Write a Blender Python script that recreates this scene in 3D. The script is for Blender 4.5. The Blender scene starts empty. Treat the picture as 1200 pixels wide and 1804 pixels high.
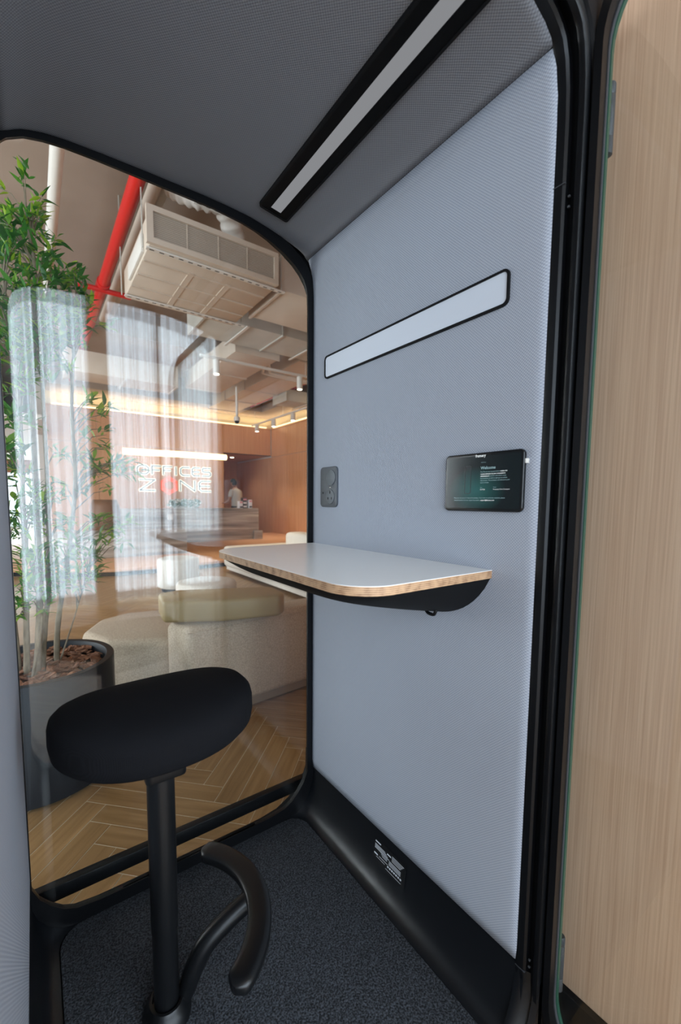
import bpy, bmesh, math, random
from mathutils import Vector, Matrix
random.seed(7)
C = bpy.context.scene.collection
SC = bpy.context.scene
PI = math.pi

# ------------------------------------------------------------------ camera
YAW, PITCH, ROLL, FPX, CX, CY = .611064, -.0853667, .00578064, 735.02, 574.43, 945.49
F = Vector((math.sin(YAW)*math.cos(PITCH), math.cos(YAW)*math.cos(PITCH), math.sin(PITCH)))
Rr = Vector((math.cos(YAW), -math.sin(YAW), 0)); Uu = Rr.cross(F)
R2 = Rr*math.cos(ROLL)+Uu*math.sin(ROLL); U2 = -Rr*math.sin(ROLL)+Uu*math.cos(ROLL)
cam = bpy.data.objects.new('camera', bpy.data.cameras.new('camera')); C.objects.link(cam)
M = Matrix.Identity(4)
for i, v in enumerate((R2, U2, -F)):
    for j in range(3): M[j][i] = v[j]
M[2][3] = 1.22
cam.matrix_world = M
cd = cam.data
cd.sensor_fit = 'HORIZONTAL'; cd.sensor_width = 24.0; cd.lens = FPX/1200*24
cd.shift_x = (600-CX)/1200; cd.shift_y = (CY-902)/1200
cd.clip_start = .02; cd.clip_end = 200
cd.dof.use_dof = True; cd.dof.focus_distance = 1.25; cd.dof.aperture_fstop = 3.2
SC.camera = cam
# ------------------------------------------------------------------ world, lights, exposure
w = bpy.data.worlds.new('world'); SC.world = w; w.use_nodes = True
bg = w.node_tree.nodes['Background']
bg.inputs[0].default_value = (.80, .90, 1.0, 1); bg.inputs[1].default_value = 2.2

def area(name, loc, rot, sx, sy, power, col):
    l = bpy.data.lights.new(name, 'AREA'); l.shape = 'RECTANGLE'; l.size = sx; l.size_y = sy
    l.energy = power; l.color = col
    o = bpy.data.objects.new(name, l); C.objects.link(o); o.location = loc; o.rotation_euler = rot
    return o
area('daylight_behind_window', (1.35, -3.3, 2.25), (PI/2, 0, 0), 5.1, 4.4, 590, (.74, .87, 1.0))
area('fill_added_window', (-3.05, -3.12, 1.8), (PI/2, 0, 0), 3.4, 3.1, 118, (.66, .82, 1.0))  # added fill from an invented, unseen window, brightens the booth's right wall
area('daylight_left_window', (-4.95, 5.2, 1.9), (PI/2, 0, -PI/2), 8.6, 3.0, 430, (.92, .96, 1.0))
area('daylight_far_window', (-1.2, 21.9, 1.35), (PI/2, 0, PI), 3.6, 2.0, 160, (.9, .96, 1.0))
SC.view_settings.view_transform = 'Standard'; SC.view_settings.look = 'None'
SC.view_settings.exposure = 0.0; SC.view_settings.gamma = 1.0; SC.view_settings.use_curve_mapping = False
cy = SC.cycles
cy.use_denoising = True; cy.max_bounces = 10; cy.diffuse_bounces = 5; cy.glossy_bounces = 5
cy.transmission_bounces = 6; cy.transparent_max_bounces = 24; cy.sample_clamp_indirect = 6.0
cy.caustics_reflective = False; cy.caustics_refractive = False

# ------------------------------------------------------------------ materials
MATS = {}
def srgb(r, g, b):
    f = lambda c: ((c/255+.055)/1.055)**2.4 if c/255 > .04045 else c/255/12.92
    return (f(r), f(g), f(b), 1)
def mat(name, col, rough=.5, metal=0., spec=None, emit=None, es=1., coat=0.):
    if name in MATS: return MATS[name]
    m = bpy.data.materials.new(name); m.use_nodes = True; MATS[name] = m
    b = m.node_tree.nodes['Principled BSDF']
    b.inputs['Base Color'].default_value = col; b.inputs['Roughness'].default_value = rough
    b.inputs['Metallic'].default_value = metal
    if spec is not None: b.inputs['Specular IOR Level'].default_value = spec
    if coat: b.inputs['Coat Weight'].default_value = coat
    if emit: b.inputs['Emission Color'].default_value = emit; b.inputs['Emission Strength'].default_value = es
    return m
def nd(m, t, **k):
    n = m.node_tree.nodes.new(t)
    for a, v in k.items():
        if a.startswith('i_'): n.inputs[a[2:].replace('_', ' ')].default_value = v
        else: setattr(n, a, v)
    return n
def lk(m, a, b): m.node_tree.links.new(a, b)
def noise_mat(name, c1, c2, scale=(1, 1, 1), nscale=5., detail=4., rough=.5, bump=0., metal=0., coord='Object', lo=.3, hi=.7, bdist=.002, rvar=0., obj_rand=0.):
    """two-tone noise over object space, with optional bump and per-object variation"""
    if name in MATS: return MATS[name]
    m = mat(name, c1, rough, metal)
    b = m.node_tree.nodes['Principled BSDF']
    tc = nd(m, 'ShaderNodeTexCoord'); mp = nd(m, 'ShaderNodeMapping'); mp.inputs['Scale'].default_value = scale
    n = nd(m, 'ShaderNodeTexNoise'); n.inputs['Scale'].default_value = nscale; n.inputs['Detail'].default_value = detail
    r = nd(m, 'ShaderNodeValToRGB'); r.color_ramp.elements[0].position = lo; r.color_ramp.elements[1].position = hi
    r.color_ramp.elements[0].color = c1; r.color_ramp.elements[1].color = c2
    lk(m, tc.outputs[coord], mp.inputs[0]); lk(m, mp.outputs[0], n.inputs[0]); lk(m, n.outputs[0], r.inputs[0])
    out = r.outputs[0]
    if obj_rand:
        oi = nd(m, 'ShaderNodeObjectInfo'); hs = nd(m, 'ShaderNodeHueSaturation')
        ma = nd(m, 'ShaderNodeMath', operation='MULTIPLY_ADD'); ma.inputs[1].default_value = obj_rand*2; ma.inputs[2].default_value = 1-obj_rand
        ge = nd(m, 'ShaderNodeNewGeometry'); ads = nd(m, 'ShaderNodeMath', operation='ADD'); rnd = nd(m, 'ShaderNodeMath', operation='FRACT')
        lk(m, oi.outputs['Random'], ads.inputs[0]); lk(m, ge.outputs['Random Per Island'], ads.inputs[1]); lk(m, ads.outputs[0], rnd.inputs[0])
        lk(m, rnd.outputs[0], ma.inputs[0]); lk(m, ma.outputs[0], hs.inputs['Value']); lk(m, out, hs.inputs['Color']); out = hs.outputs[0]
        mx = nd(m, 'ShaderNodeVectorMath', operation='ADD'); cmb = nd(m, 'ShaderNodeMath', operation='MULTIPLY'); cmb.inputs[1].default_value = 37.
        lk(m, rnd.outputs[0], cmb.inputs[0]); lk(m, mp.outputs[0], mx.inputs[0]); lk(m, cmb.outputs[0], mx.inputs[1]); lk(m, mx.outputs[0], n.inputs[0])
    lk(m, out, b.inputs['Base Color'])
    if bump:
        bp = nd(m, 'ShaderNodeBump'); bp.inputs['Strength'].default_value = bump; bp.inputs['Distance'].default_value = bdist
        lk(m, n.outputs[0], bp.inputs['Height']); lk(m, bp.outputs[0], b.inputs['Normal'])
    return m
def fabric_mat(name, c1, c2, freq, bump=.5, dist=.0008, coord='UV'):
    """woven dots from two crossed sine waves, metres in UV"""
    m = mat(name, c1, .95, spec=.1); b = m.node_tree.nodes['Principled BSDF']
    tc = nd(m, 'ShaderNodeTexCoord'); sp = nd(m, 'ShaderNodeSeparateXYZ'); lk(m, tc.outputs[coord], sp.inputs[0])
    outs = []
    for k in (0, 1):
        a = nd(m, 'ShaderNodeMath', operation='MULTIPLY'); a.inputs[1].default_value = freq
        s = nd(m, 'ShaderNodeMath', operation='SINE'); lk(m, sp.outputs[k], a.inputs[0]); lk(m, a.outputs[0], s.inputs[0]); outs.append(s)
    p = nd(m, 'ShaderNodeMath', operation='MULTIPLY'); lk(m, outs[0].outputs[0], p.inputs[0]); lk(m, outs[1].outputs[0], p.inputs[1])
    q = nd(m, 'ShaderNodeMath', operation='MULTIPLY_ADD'); q.inputs[1].default_value = .5; q.inputs[2].default_value = .5; lk(m, p.outputs[0], q.inputs[0])
    mx = nd(m, 'ShaderNodeMix', data_type='RGBA'); mx.inputs[6].default_value = c1; mx.inputs[7].default_value = c2
    lk(m, q.outputs[0], mx.inputs[0]); lk(m, mx.outputs[2], b.inputs['Base Color'])
    bp = nd(m, 'ShaderNodeBump'); bp.inputs['Strength'].default_value = bump; bp.inputs['Distance'].default_value = dist
    lk(m, q.outputs[0], bp.inputs['Height']); lk(m, bp.outputs[0], b.inputs['Normal'])
    return m
def glass_mat(name, tint=(1, 1, 1, 1), ior=1.5, rough=0.):
    m = bpy.data.materials.new(name); m.use_nodes = True; MATS[name] = m
    nt = m.node_tree; nt.nodes.remove(nt.nodes['Principled BSDF'])
    out = nt.nodes['Material Output']
    t = nd(m, 'ShaderNodeBsdfTransparent'); t.inputs[0].default_value = tint
    g = nd(m, 'ShaderNodeBsdfGlossy'); g.inputs['Roughness'].default_value = rough
    fr = nd(m, 'ShaderNodeFresnel'); fr.inputs[0].default_value = ior
    # a thin sheet: the ray inside the box meets the back face head-on as it met the front, so use the outside angle for both
    geo = nd(m, 'ShaderNodeNewGeometry'); dv = nd(m, 'ShaderNodeVectorMath', operation='DOT_PRODUCT')
    lk(m, geo.outputs['Incoming'], dv.inputs[0]); lk(m, geo.outputs['Normal'], dv.inputs[1])
    ab = nd(m, 'ShaderNodeMath', operation='ABSOLUTE'); lk(m, dv.outputs['Value'], ab.inputs[0])
    one = nd(m, 'ShaderNodeMath', operation='SUBTRACT'); one.inputs[0].default_value = 1.; lk(m, ab.outputs[0], one.inputs[1])
    pw = nd(m, 'ShaderNodeMath', operation='POWER'); pw.inputs[1].default_value = 5.; lk(m, one.outputs[0], pw.inputs[0])
    f0 = ((ior-1)/(ior+1))**2
    ma = nd(m, 'ShaderNodeMath', operation='MULTIPLY_ADD'); ma.inputs[1].default_value = 1-f0; ma.inputs[2].default_value = f0
    lk(m, pw.outputs[0], ma.inputs[0])
    nt.nodes.remove(fr)
    mx = nd(m, 'ShaderNodeMixShader'); lk(m, ma.outputs[0], mx.inputs[0]); lk(m, t.outputs[0], mx.inputs[1]); lk(m, g.outputs[0], mx.inputs[2])
    lk(m, mx.outputs[0], out.inputs[0])
    return m

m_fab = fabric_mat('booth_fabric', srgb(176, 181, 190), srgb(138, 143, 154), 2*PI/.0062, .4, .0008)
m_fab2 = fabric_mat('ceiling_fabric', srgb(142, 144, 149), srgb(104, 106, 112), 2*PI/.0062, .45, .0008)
m_blk = noise_mat('black_satin_plastic', srgb(10, 11, 13), srgb(13, 14, 17), nscale=300, rough=.36, bump=.08, bdist=.0004)
m_cove = noise_mat('cove_plastic', srgb(12, 14, 17), srgb(15, 17, 21), nscale=400, rough=.36, bump=.05, bdist=.0003)
m_blk.node_tree.nodes['Principled BSDF'].inputs['Specular IOR Level'].default_value = .3
m_hull = mat('bracket_plastic', srgb(12, 13, 15), .65, spec=.15)
m_rub = mat('black_rubber', srgb(13, 13, 15), .7, spec=.2)
m_gasket = mat('grey_gasket', srgb(62, 64, 68), .5)
m_carpet = noise_mat('carpet_pile', srgb(16, 18, 22), srgb(84, 88, 95), nscale=250, detail=8, rough=1., bump=1., bdist=.005, lo=.38, hi=.72)
m_lightblk = mat('lamp_black', srgb(7, 7, 8), .6, spec=.12)
m_diff = mat('lamp_diffuser', (.86, .87, .90, 1), .45)
m_wood = noise_mat('wood_veneer', srgb(204, 164, 136), srgb(228, 192, 164), scale=(120, 120, 1.4), nscale=2.2, detail=8, rough=.42, bump=.05)
m_wood2 = noise_mat('lobby_veneer', srgb(200, 146, 106), srgb(218, 168, 128), scale=(14, 14, .35), nscale=2.0, detail=5, rough=.45)
m_wood3 = noise_mat('dark_veneer', srgb(130, 80, 48), srgb(160, 104, 64), scale=(14, 14, .35), nscale=2.0, detail=5, rough=.5)
m_plank = noise_mat('plank_wood', srgb(136, 104, 66), srgb(172, 138, 96), scale=(1.2, 16, 1), nscale=3.0, detail=6, rough=.34, bump=.06, coord='UV', obj_rand=.10, lo=.25, hi=.75)
m_grout = mat('pale_grout', srgb(206, 194, 172), .8)
m_white = mat('white_paint', srgb(225, 222, 216), .6)
m_lam = mat('grey_laminate', srgb(236, 236, 234), .25)
m_green = mat('green_glass_edge', srgb(44, 84, 68), .3)
m_glass = glass_mat('window_glass', (.985, .995, .99, 1), 1.42)
m_door_glass = glass_mat('door_glass', (.975, .99, .98, 1), 1.5)

def ply_mat():
    m = mat('plywood_edge', srgb(214, 178, 136), .55); b = m.node_tree.nodes['Principled BSDF']
    tc = nd(m, 'ShaderNodeTexCoord'); sp = nd(m, 'ShaderNodeSeparateXYZ'); lk(m, tc.outputs['Object'], sp.inputs[0])
    a = nd(m, 'ShaderNodeMath', operation='MULTIPLY'); a.inputs[1].default_value = 2*PI/.0036
    s = nd(m, 'ShaderNodeMath', operation='SINE'); lk(m, sp.outputs[2], a.inputs[0]); lk(m, a.outputs[0], s.inputs[0])
    n = nd(m, 'ShaderNodeTexNoise'); n.inputs['Scale'].default_value = 60; lk(m, tc.outputs['Object'], n.inputs[0])
    ad = nd(m, 'ShaderNodeMath', operation='MULTIPLY_ADD'); ad.inputs[1].default_value = .2; lk(m, s.outputs[0], ad.inputs[0]); lk(m, n.outputs[0], ad.inputs[2])
    r = nd(m, 'ShaderNodeValToRGB'); r.color_ramp.elements[0].color = srgb(112, 76, 50); r.color_ramp.elements[1].color = srgb(196, 158, 122)
    r.color_ramp.elements[0].position = .12; r.color_ramp.elements[1].position = .6
    lk(m, ad.outputs[0], r.inputs[0]); lk(m, r.outputs[0], b.inputs['Base Color'])
    return m
m_ply = ply_mat()
def stone_mat():
    m = mat('travertine', srgb(150, 140, 130), .4); b = m.node_tree.nodes['Principled BSDF']
    tc = nd(m, 'ShaderNodeTexCoord'); mp = nd(m, 'ShaderNodeMapping'); mp.inputs['Scale'].default_value = (.25, .25, 4.5)
    n = nd(m, 'ShaderNodeTexNoise'); n.inputs['Scale'].default_value = 2.2; n.inputs['Detail'].default_value = 8; n.inputs['Distortion'].default_value = .4
    r = nd(m, 'ShaderNodeValToRGB')
    e = r.color_ramp.elements; e[0].position = .30; e[0].color = srgb(108, 99, 92); e[1].position = .68; e[1].color = srgb(206, 198, 188)
    k = e.new(.5); k.color = srgb(158, 149, 140)
    lk(m, tc.outputs['Object'], mp.inputs[0]); lk(m, mp.outputs[0], n.inputs[0]); lk(m, n.outputs[0], r.inputs[0]); lk(m, r.outputs[0], b.inputs['Base Color'])
    return m
m_stone = stone_mat()
m_linen = noise_mat('linen', srgb(172, 156, 138), srgb(206, 190, 170), scale=(90, 90, 90), nscale=1.6, detail=3, rough=.95, bump=.4, bdist=.002)
m_boucle = noise_mat('boucle', srgb(214, 208, 198), srgb(236, 231, 222), nscale=70, rough=.95, bump=.8, bdist=.004)
m_olive = mat('olive_leather', srgb(158, 138, 98), .45)
m_slab = noise_mat('painted_slab', srgb(150, 134, 120), srgb(162, 146, 132), nscale=1.5, rough=.9)
m_duct = noise_mat('painted_duct', srgb(206, 192, 176), srgb(216, 203, 188), nscale=3, rough=.6)
m_ductg = noise_mat('grey_duct', srgb(186, 184, 176), srgb(200, 198, 190), nscale=3, rough=.5)
m_foil = mat('white_insulation', srgb(222, 216, 208), .5)
m_dark = mat('dark_void', srgb(52, 48, 44), .9)
m_red = mat('red_pipe_paint', srgb(205, 30, 22), .35)
m_pot = noise_mat('pot_grey', srgb(20, 24, 30), srgb(25, 29, 36), nscale=4, rough=.5)
m_pot.node_tree.nodes['Principled BSDF'].inputs['Specular IOR Level'].default_value = .3
m_soil = noise_mat('soil', srgb(48, 34, 26), srgb(72, 52, 40), nscale=60, rough=1., bump=1., bdist=.01)
m_chip = noise_mat('bark_chip', srgb(92, 56, 38), srgb(158, 112, 86), scale=(1, 3, 1), nscale=30, rough=.9, bump=.6, bdist=.002, obj_rand=.35)
m_stem = noise_mat('stem_bark', srgb(100, 88, 72), srgb(142, 128, 108), scale=(1, 1, .4), nscale=45, rough=.85, bump=.5, bdist=.002)
def leaf_mat():
    m = mat('leaf', srgb(62, 122, 40), .42); b = m.node_tree.nodes['Principled BSDF']
    at = nd(m, 'ShaderNodeObjectInfo'); ge = nd(m, 'ShaderNodeNewGeometry')
    r = nd(m, 'ShaderNodeValToRGB'); e = r.color_ramp.elements
    e[0].color = srgb(34, 92, 34); e[1].color = srgb(158, 190, 48); k = e.new(.55); k.color = srgb(72, 142, 48)
    lk(m, ge.outputs['Random Per Island'], r.inputs[0])
    ad = nd(m, 'ShaderNodeMath', operation='ADD'); fr = nd(m, 'ShaderNodeMath', operation='FRACT')
    lk(m, at.outputs['Random'], ad.inputs[0]); lk(m, ge.outputs['Random Per Island'], ad.inputs[1]); lk(m, ad.outputs[0], fr.inputs[0]); lk(m, fr.outputs[0], r.inputs[0])
    lk(m, r.outputs[0], b.inputs['Base Color'])
    tr = nd(m, 'ShaderNodeBsdfTranslucent'); lk(m, r.outputs[0], tr.inputs[0])
    mx = nd(m, 'ShaderNodeMixShader'); mx.inputs[0].default_value = .35
    lk(m, b.outputs[0], mx.inputs[1]); lk(m, tr.outputs[0], mx.inputs[2]); lk(m, mx.outputs[0], m.node_tree.nodes['Material Output'].inputs[0])
    return m
m_leaf = leaf_mat()
def emat(name, col, s):
    m = bpy.data.materials.new(name); m.use_nodes = True; MATS[name] = m
    nt = m.node_tree; nt.nodes.remove(nt.nodes['Principled BSDF'])
    e = nd(m, 'ShaderNodeEmission'); e.inputs[0].default_value = col; e.inputs[1].default_value = s
    lk(m, e.outputs[0], nt.nodes['Material Output'].inputs[0]); return m
m_led = emat('warm_led', (1.0, .74, .40, 1), 3.0)
m_tube = emat('tube_lamp', (1.0, .80, .48, 1), 3.0)
m_spot = emat('spot_face', (1.0, .92, .78, 1), 9.)
m_halo = emat('sign_halo', (1.0, .95, .78, 1), 1.3)
m_redglow = emat('sign_red', (1.0, .13, .06, 1), 1.3)
m_signface = mat('sign_face', srgb(80, 88, 96), .4)
def curtain_mat():
    m = bpy.data.materials.new('sheer_curtain'); m.use_nodes = True; MATS['sheer_curtain'] = m
    nt = m.node_tree; nt.nodes.remove(nt.nodes['Principled BSDF'])
    t = nd(m, 'ShaderNodeBsdfTransparent'); tl = nd(m, 'ShaderNodeBsdfTranslucent'); d = nd(m, 'ShaderNodeBsdfDiffuse')
    tl.inputs[0].default_value = (.40, .42, .44, 1); d.inputs[0].default_value = (.6, .6, .62, 1)
    a = nd(m, 'ShaderNodeMixShader'); a.inputs[0].default_value = .35; lk(m, tl.outputs[0], a.inputs[1]); lk(m, d.outputs[0], a.inputs[2])
    b = nd(m, 'ShaderNodeMixShader')
    # a fold seen edge-on shows more cloth, hence less of what is behind it
    lw = nd(m, 'ShaderNodeLayerWeight'); lw.inputs[0].default_value = .35
    mr = nd(m, 'ShaderNodeMapRange'); mr.inputs[3].default_value = .30; mr.inputs[4].default_value = 1.0
    lk(m, lw.outputs['Facing'], mr.inputs[0]); lk(m, mr.outputs[0], b.inputs[0])
    lk(m, t.outputs[0], b.inputs[1]); lk(m, a.outputs[0], b.inputs[2]); lk(m, b.outputs[0], nt.nodes['Material Output'].inputs[0])
    return m
m_curtain = curtain_mat()

# ------------------------------------------------------------------ mesh helpers
class MB:
    def __init__(s): s.v = []; s.f = []; s.uv = None
    def box(s, x0, x1, y0, y1, z0, z1):
        n = len(s.v)
        s.v += [(x, y, z) for z in (z0, z1) for y in (y0, y1) for x in (x0, x1)]
        s.f += [tuple(n+i for i in q) for q in ((0, 2, 3, 1), (4, 5, 7, 6), (0, 1, 5, 4), (2, 6, 7, 3), (0, 4, 6, 2), (1, 3, 7, 5))]
        return s
    def obox(s, c, ax, ay, az):
        """oriented box: centre and three half-vectors"""
        n = len(s.v); c = Vector(c); ax = Vector(ax); ay = Vector(ay); az = Vector(az)
        s.v += [tuple(c+ax*i+ay*j+az*k) for k in (-1, 1) for j in (-1, 1) for i in (-1, 1)]
        s.f += [tuple(n+i for i in q) for q in ((0, 2, 3, 1), (4, 5, 7, 6), (0, 1, 5, 4), (2, 6, 7, 3), (0, 4, 6, 2), (1, 3, 7, 5))]
        return s
    def bar(s, p, q, w, h, up=(0, 0, 1)):
        p = Vector(p); q = Vector(q); d = (q-p); L = d.length/2; d.normalize()
        sd = d.cross(Vector(up)).normalized(); u = sd.cross(d)
        return s.obox((p+q)/2, d*L, sd*w/2, u*h/2)
    def tube(s, pts, r, seg=12, cap=True, flat=1.0):
        pts = [Vector(p) for p in pts]; n0 = len(s.v); k = len(pts)
        rs = r if isinstance(r, (list, tuple)) else [r]*k
        t0 = (pts[1]-pts[0]).normalized()
        nrm = t0.orthogonal().normalized()
        for i, p in enumerate(pts):
            a = pts[max(i-1, 0)]; b = pts[min(i+1, k-1)]; t = (b-a).normalized()
            nrm = (nrm-t*nrm.dot(t)).normalized(); bn = t.cross(nrm)
            for j in range(seg):
                an = 2*PI*j/seg
                s.v.append(tuple(p+(nrm*math.cos(an)+bn*math.sin(an)*flat)*rs[i]))
        for i in range(k-1):
            for j in range(seg):
                a = n0+i*seg+j; b = n0+i*seg+(j+1) % seg
                s.f.append((a, b, b+seg, a+seg))
        if cap:
            s.f.append(tuple(n0+j for j in reversed(range(seg)))); s.f.append(tuple(n0+(k-1)*seg+j for j in range(seg)))
        return s
    def lathe(s, prof, c=(0, 0), seg=32, sx=1., sy=1.):
        n0 = len(s.v); k = len(prof)
        for r, z in prof:
            for j in range(seg):
                an = 2*PI*j/seg; s.v.append((c[0]+r*math.cos(an)*sx, c[1]+r*math.sin(an)*sy, z))
        for i in range(k-1):
            for j in range(seg):
                a = n0+i*seg+j; b = n0+i*seg+(j+1) % seg; s.f.append((a, b, b+seg, a+seg))
        s.f.append(tuple(n0+j for j in reversed(range(seg)))); s.f.append(tuple(n0+(k-1)*seg+j for j in range(seg)))
        return s
    def prism(s, poly, d0, d1, axis='z'):
        """poly 2-D; axis z: (x,y) between z d0,d1; y: (x,z); x: (y,z)"""
        n = len(s.v); k = len(poly)
        for d in (d0, d1):
            for a, b in poly:
                s.v.append({'z': (a, b, d), 'y': (a, d, b), 'x': (d, a, b)}[axis])
        s.f.append(tuple(n+i for i in reversed(range(k)))); s.f.append(tuple(n+k+i for i in range(k)))
        for i in range(k): j = (i+1) % k; s.f.append((n+i, n+j, n+k+j, n+k+i))
        return s
    def grid(s, rows, closed=False, caps=False):
        """rows of equal length joined into a skin"""
        n = len(s.v); k = len(rows[0])
        for r in rows: s.v += [tuple(p) for p in r]
        for i in range(len(rows)-1):
            for j in range(k if closed else k-1):
                a = n+i*k+j; b = n+i*k+(j+1) % k; s.f.append((a, b, b+k, a+k))
        if caps:
            s.f.append(tuple(n+j for j in reversed(range(k)))); m = n+(len(rows)-1)*k; s.f.append(tuple(m+j for j in range(k)))
        return s
    def ring(s, outer, inner, d0, d1, axis='y'):
        """a flat frame between two closed outlines of equal length"""
        n = len(s.v); k = len(outer)
        P = lambda a, b, d: {'z': (a, b, d), 'y': (a, d, b), 'x': (d, a, b)}[axis]
        for poly, d in ((outer, d0), (inner, d0), (inner, d1), (outer, d1)):
            s.v += [P(a, b, d) for a, b in poly]
        for l in range(4):
            for i in range(k):
                j = (i+1) % k; s.f.append((n+l*k+i, n+l*k+j, n+((l+1) % 4)*k+j, n+((l+1) % 4)*k+i))
        return s
    def build(s, name, m, parent=None, smooth=False, bevel=0., seg=2, angle=40, label=None, kind=None):
        me = bpy.data.meshes.new(name); me.from_pydata(s.v, [], s.f)
        bm = bmesh.new(); bm.from_mesh(me)
        bmesh.ops.recalc_face_normals(bm, faces=bm.faces)
        if bevel:
            ed = [e for e in bm.edges if len(e.link_faces) == 2 and e.calc_face_angle(0) > .6]
            bmesh.ops.bevel(bm, geom=ed, offset=bevel, offset_type='OFFSET', segments=seg, profile=.5, affect='EDGES', clamp_overlap=True)
        if smooth or bevel:
            for f in bm.faces: f.smooth = True
            for e in bm.edges:
                if len(e.link_faces) == 2 and e.calc_face_angle(0) > math.radians(angle): e.smooth = False
        bm.to_mesh(me); bm.free()
        me.materials.append(m)
        return link(name, me, parent, label, kind)
def link(name, me, parent=None, label=None, kind=None):
    o = bpy.data.objects.new(name, me); C.objects.link(o)
    if parent is not None:
        o.parent = parent
        if parent.type == 'EMPTY': o.matrix_parent_inverse = Matrix.Translation(-parent.location)
    if label: o['label'] = label
    if kind: o['kind'] = kind
    return o
def thing(name, label, cat, loc=(0, 0, 0), group=None):
    o = bpy.data.objects.new(name, None); C.objects.link(o); o.location = loc; o.empty_display_size = .1
    o['label'] = label; o['category'] = cat
    if group: o['group'] = group
    return o
def tag(o, label, cat, group=None):
    o['label'] = label; o['category'] = cat
    if group: o['group'] = group
    return o
def struct(o, label=None, cat='wall'):
    o['kind'] = 'structure'; o['category'] = cat
    if label: o['label'] = label
    return o
def rrect(x0, x1, y0, y1, r, n=8):
    """rounded rectangle outline, r single or 4 (bl, br, tr, tl)"""
    if not isinstance(r, (tuple, list)): r = (r,)*4
    out = []
    for (cx, cyy, a0, rr) in ((x0+r[0], y0+r[0], PI, r[0]), (x1-r[1], y0+r[1], 1.5*PI, r[1]), (x1-r[2], y1-r[2], 0, r[2]), (x0+r[3], y1-r[3], .5*PI, r[3])):
        for i in range(n+1):
            a = a0+PI/2*i/n; out.append((cx+rr*math.cos(a), cyy+rr*math.sin(a)))
    return out
def resample(pts, n):
    """n evenly spaced points on an open polyline"""
    P = [Vector(p) for p in pts]; L = [0]
    for a, b in zip(P, P[1:]): L.append(L[-1]+(b-a).length)
    out = []; j = 0
    for i in range(n):
        t = L[-1]*i/(n-1)
        while j < len(L)-2 and L[j+1] < t: j += 1
        u = (t-L[j])/max(L[j+1]-L[j], 1e-9); out.append(P[j].lerp(P[j+1], min(u, 1)))
    return out
def smooth_line(ctrl, n=24):
    """Catmull-Rom through control points"""
    P = [Vector(p) for p in ctrl]; P = [P[0]*2-P[1]]+P+[P[-1]*2-P[-2]]; out = []
    for i in range(1, len(P)-2):
        for k in range(n):
            t = k/n; a, b, c, d = P[i-1], P[i], P[i+1], P[i+2]
            out.append(.5*((2*b)+(c-a)*t+(2*a-5*b+4*c-d)*t*t+(3*b-a-3*c+d)*t**3))
    out.append(P[-2]); return out
#@@SETTING
# ================================================================== SETTING: lobby shell
CEIL = 4.6
floor = MB().box(-5, 9, -3.0, 23, -.05, -.0009).build('floor', m_grout); struct(floor, 'herringbone wood-look tile floor with pale joints', 'floor')
PL, PW = .60, .09
def plank_mesh():
    g = .0018; me = bpy.data.meshes.new('plank')
    b = MB().box(g, PL-g, g, PW-g, -.0039, 0.0); me.from_pydata(b.v, [], b.f)
    uv = me.uv_layers.new(name='UVMap')
    for l in me.loops: v = me.vertices[l.vertex_index].co; uv.data[l.index].uv = (v.x, v.y)
    me.materials.append(m_plank); return me
pm = plank_mesh()
spots = []
q = math.sqrt(.5)
for mi in range(-14, 22):
    for k in range(-60, 260):
        for (ox, oy, rot) in ((k*PW+mi*PL, k*PW-mi*PL, 0), (k*PW+mi*PL+PL+PW, k*PW-mi*PL+PW-PL, PI/2)):
            x = (ox-oy)*q-.237; y = (ox+oy)*q+.0997
            a = rot+PI/4; mx = x+math.cos(a)*PL/2; my = y+math.sin(a)*PL/2
            if -4.6 < mx < 8.6 and -2.6 < my < 22.6: spots.append((x, y, a, mx, my))
def seen(p):
    mx, my = p[3], p[4]
    return my > 1.25 and -.35 < mx/my < .9
spots.sort(key=lambda p: (0 if seen(p) else 1, (p[3]-.1)**2+(p[4]-.6)**2))
for (x, y, a, mx, my) in spots[:300]:
    o = bpy.data.objects.new('plank', pm); C.objects.link(o); o.location = (x, y, 0); o.rotation_euler = (0, 0, a); o.parent = floor
vs, fs, uvs = [], [], []
base = [(v.co.x, v.co.y, v.co.z) for v in pm.vertices]
bf = [tuple(p.vertices) for p in pm.polygons]
for (x, y, a, mx, my) in spots[300:]:
    n = len(vs); c_, s_ = math.cos(a), math.sin(a)
    vs += [(x+bx*c_-by*s_, y+bx*s_+by*c_, bz) for bx, by, bz in base]
    fs.append((n+4, n+5, n+7, n+6)); uvs += [(base[i][0], base[i][1]) for i in (4, 5, 7, 6)]
me = bpy.data.meshes.new('plank_field'); me.from_pydata(vs, [], fs); uv = me.uv_layers.new(name='UVMap')
for i, t in enumerate(uvs): uv.data[i].uv = t
me.materials.append(m_plank); link('plank_field', me, floor, kind='stuff')

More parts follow.
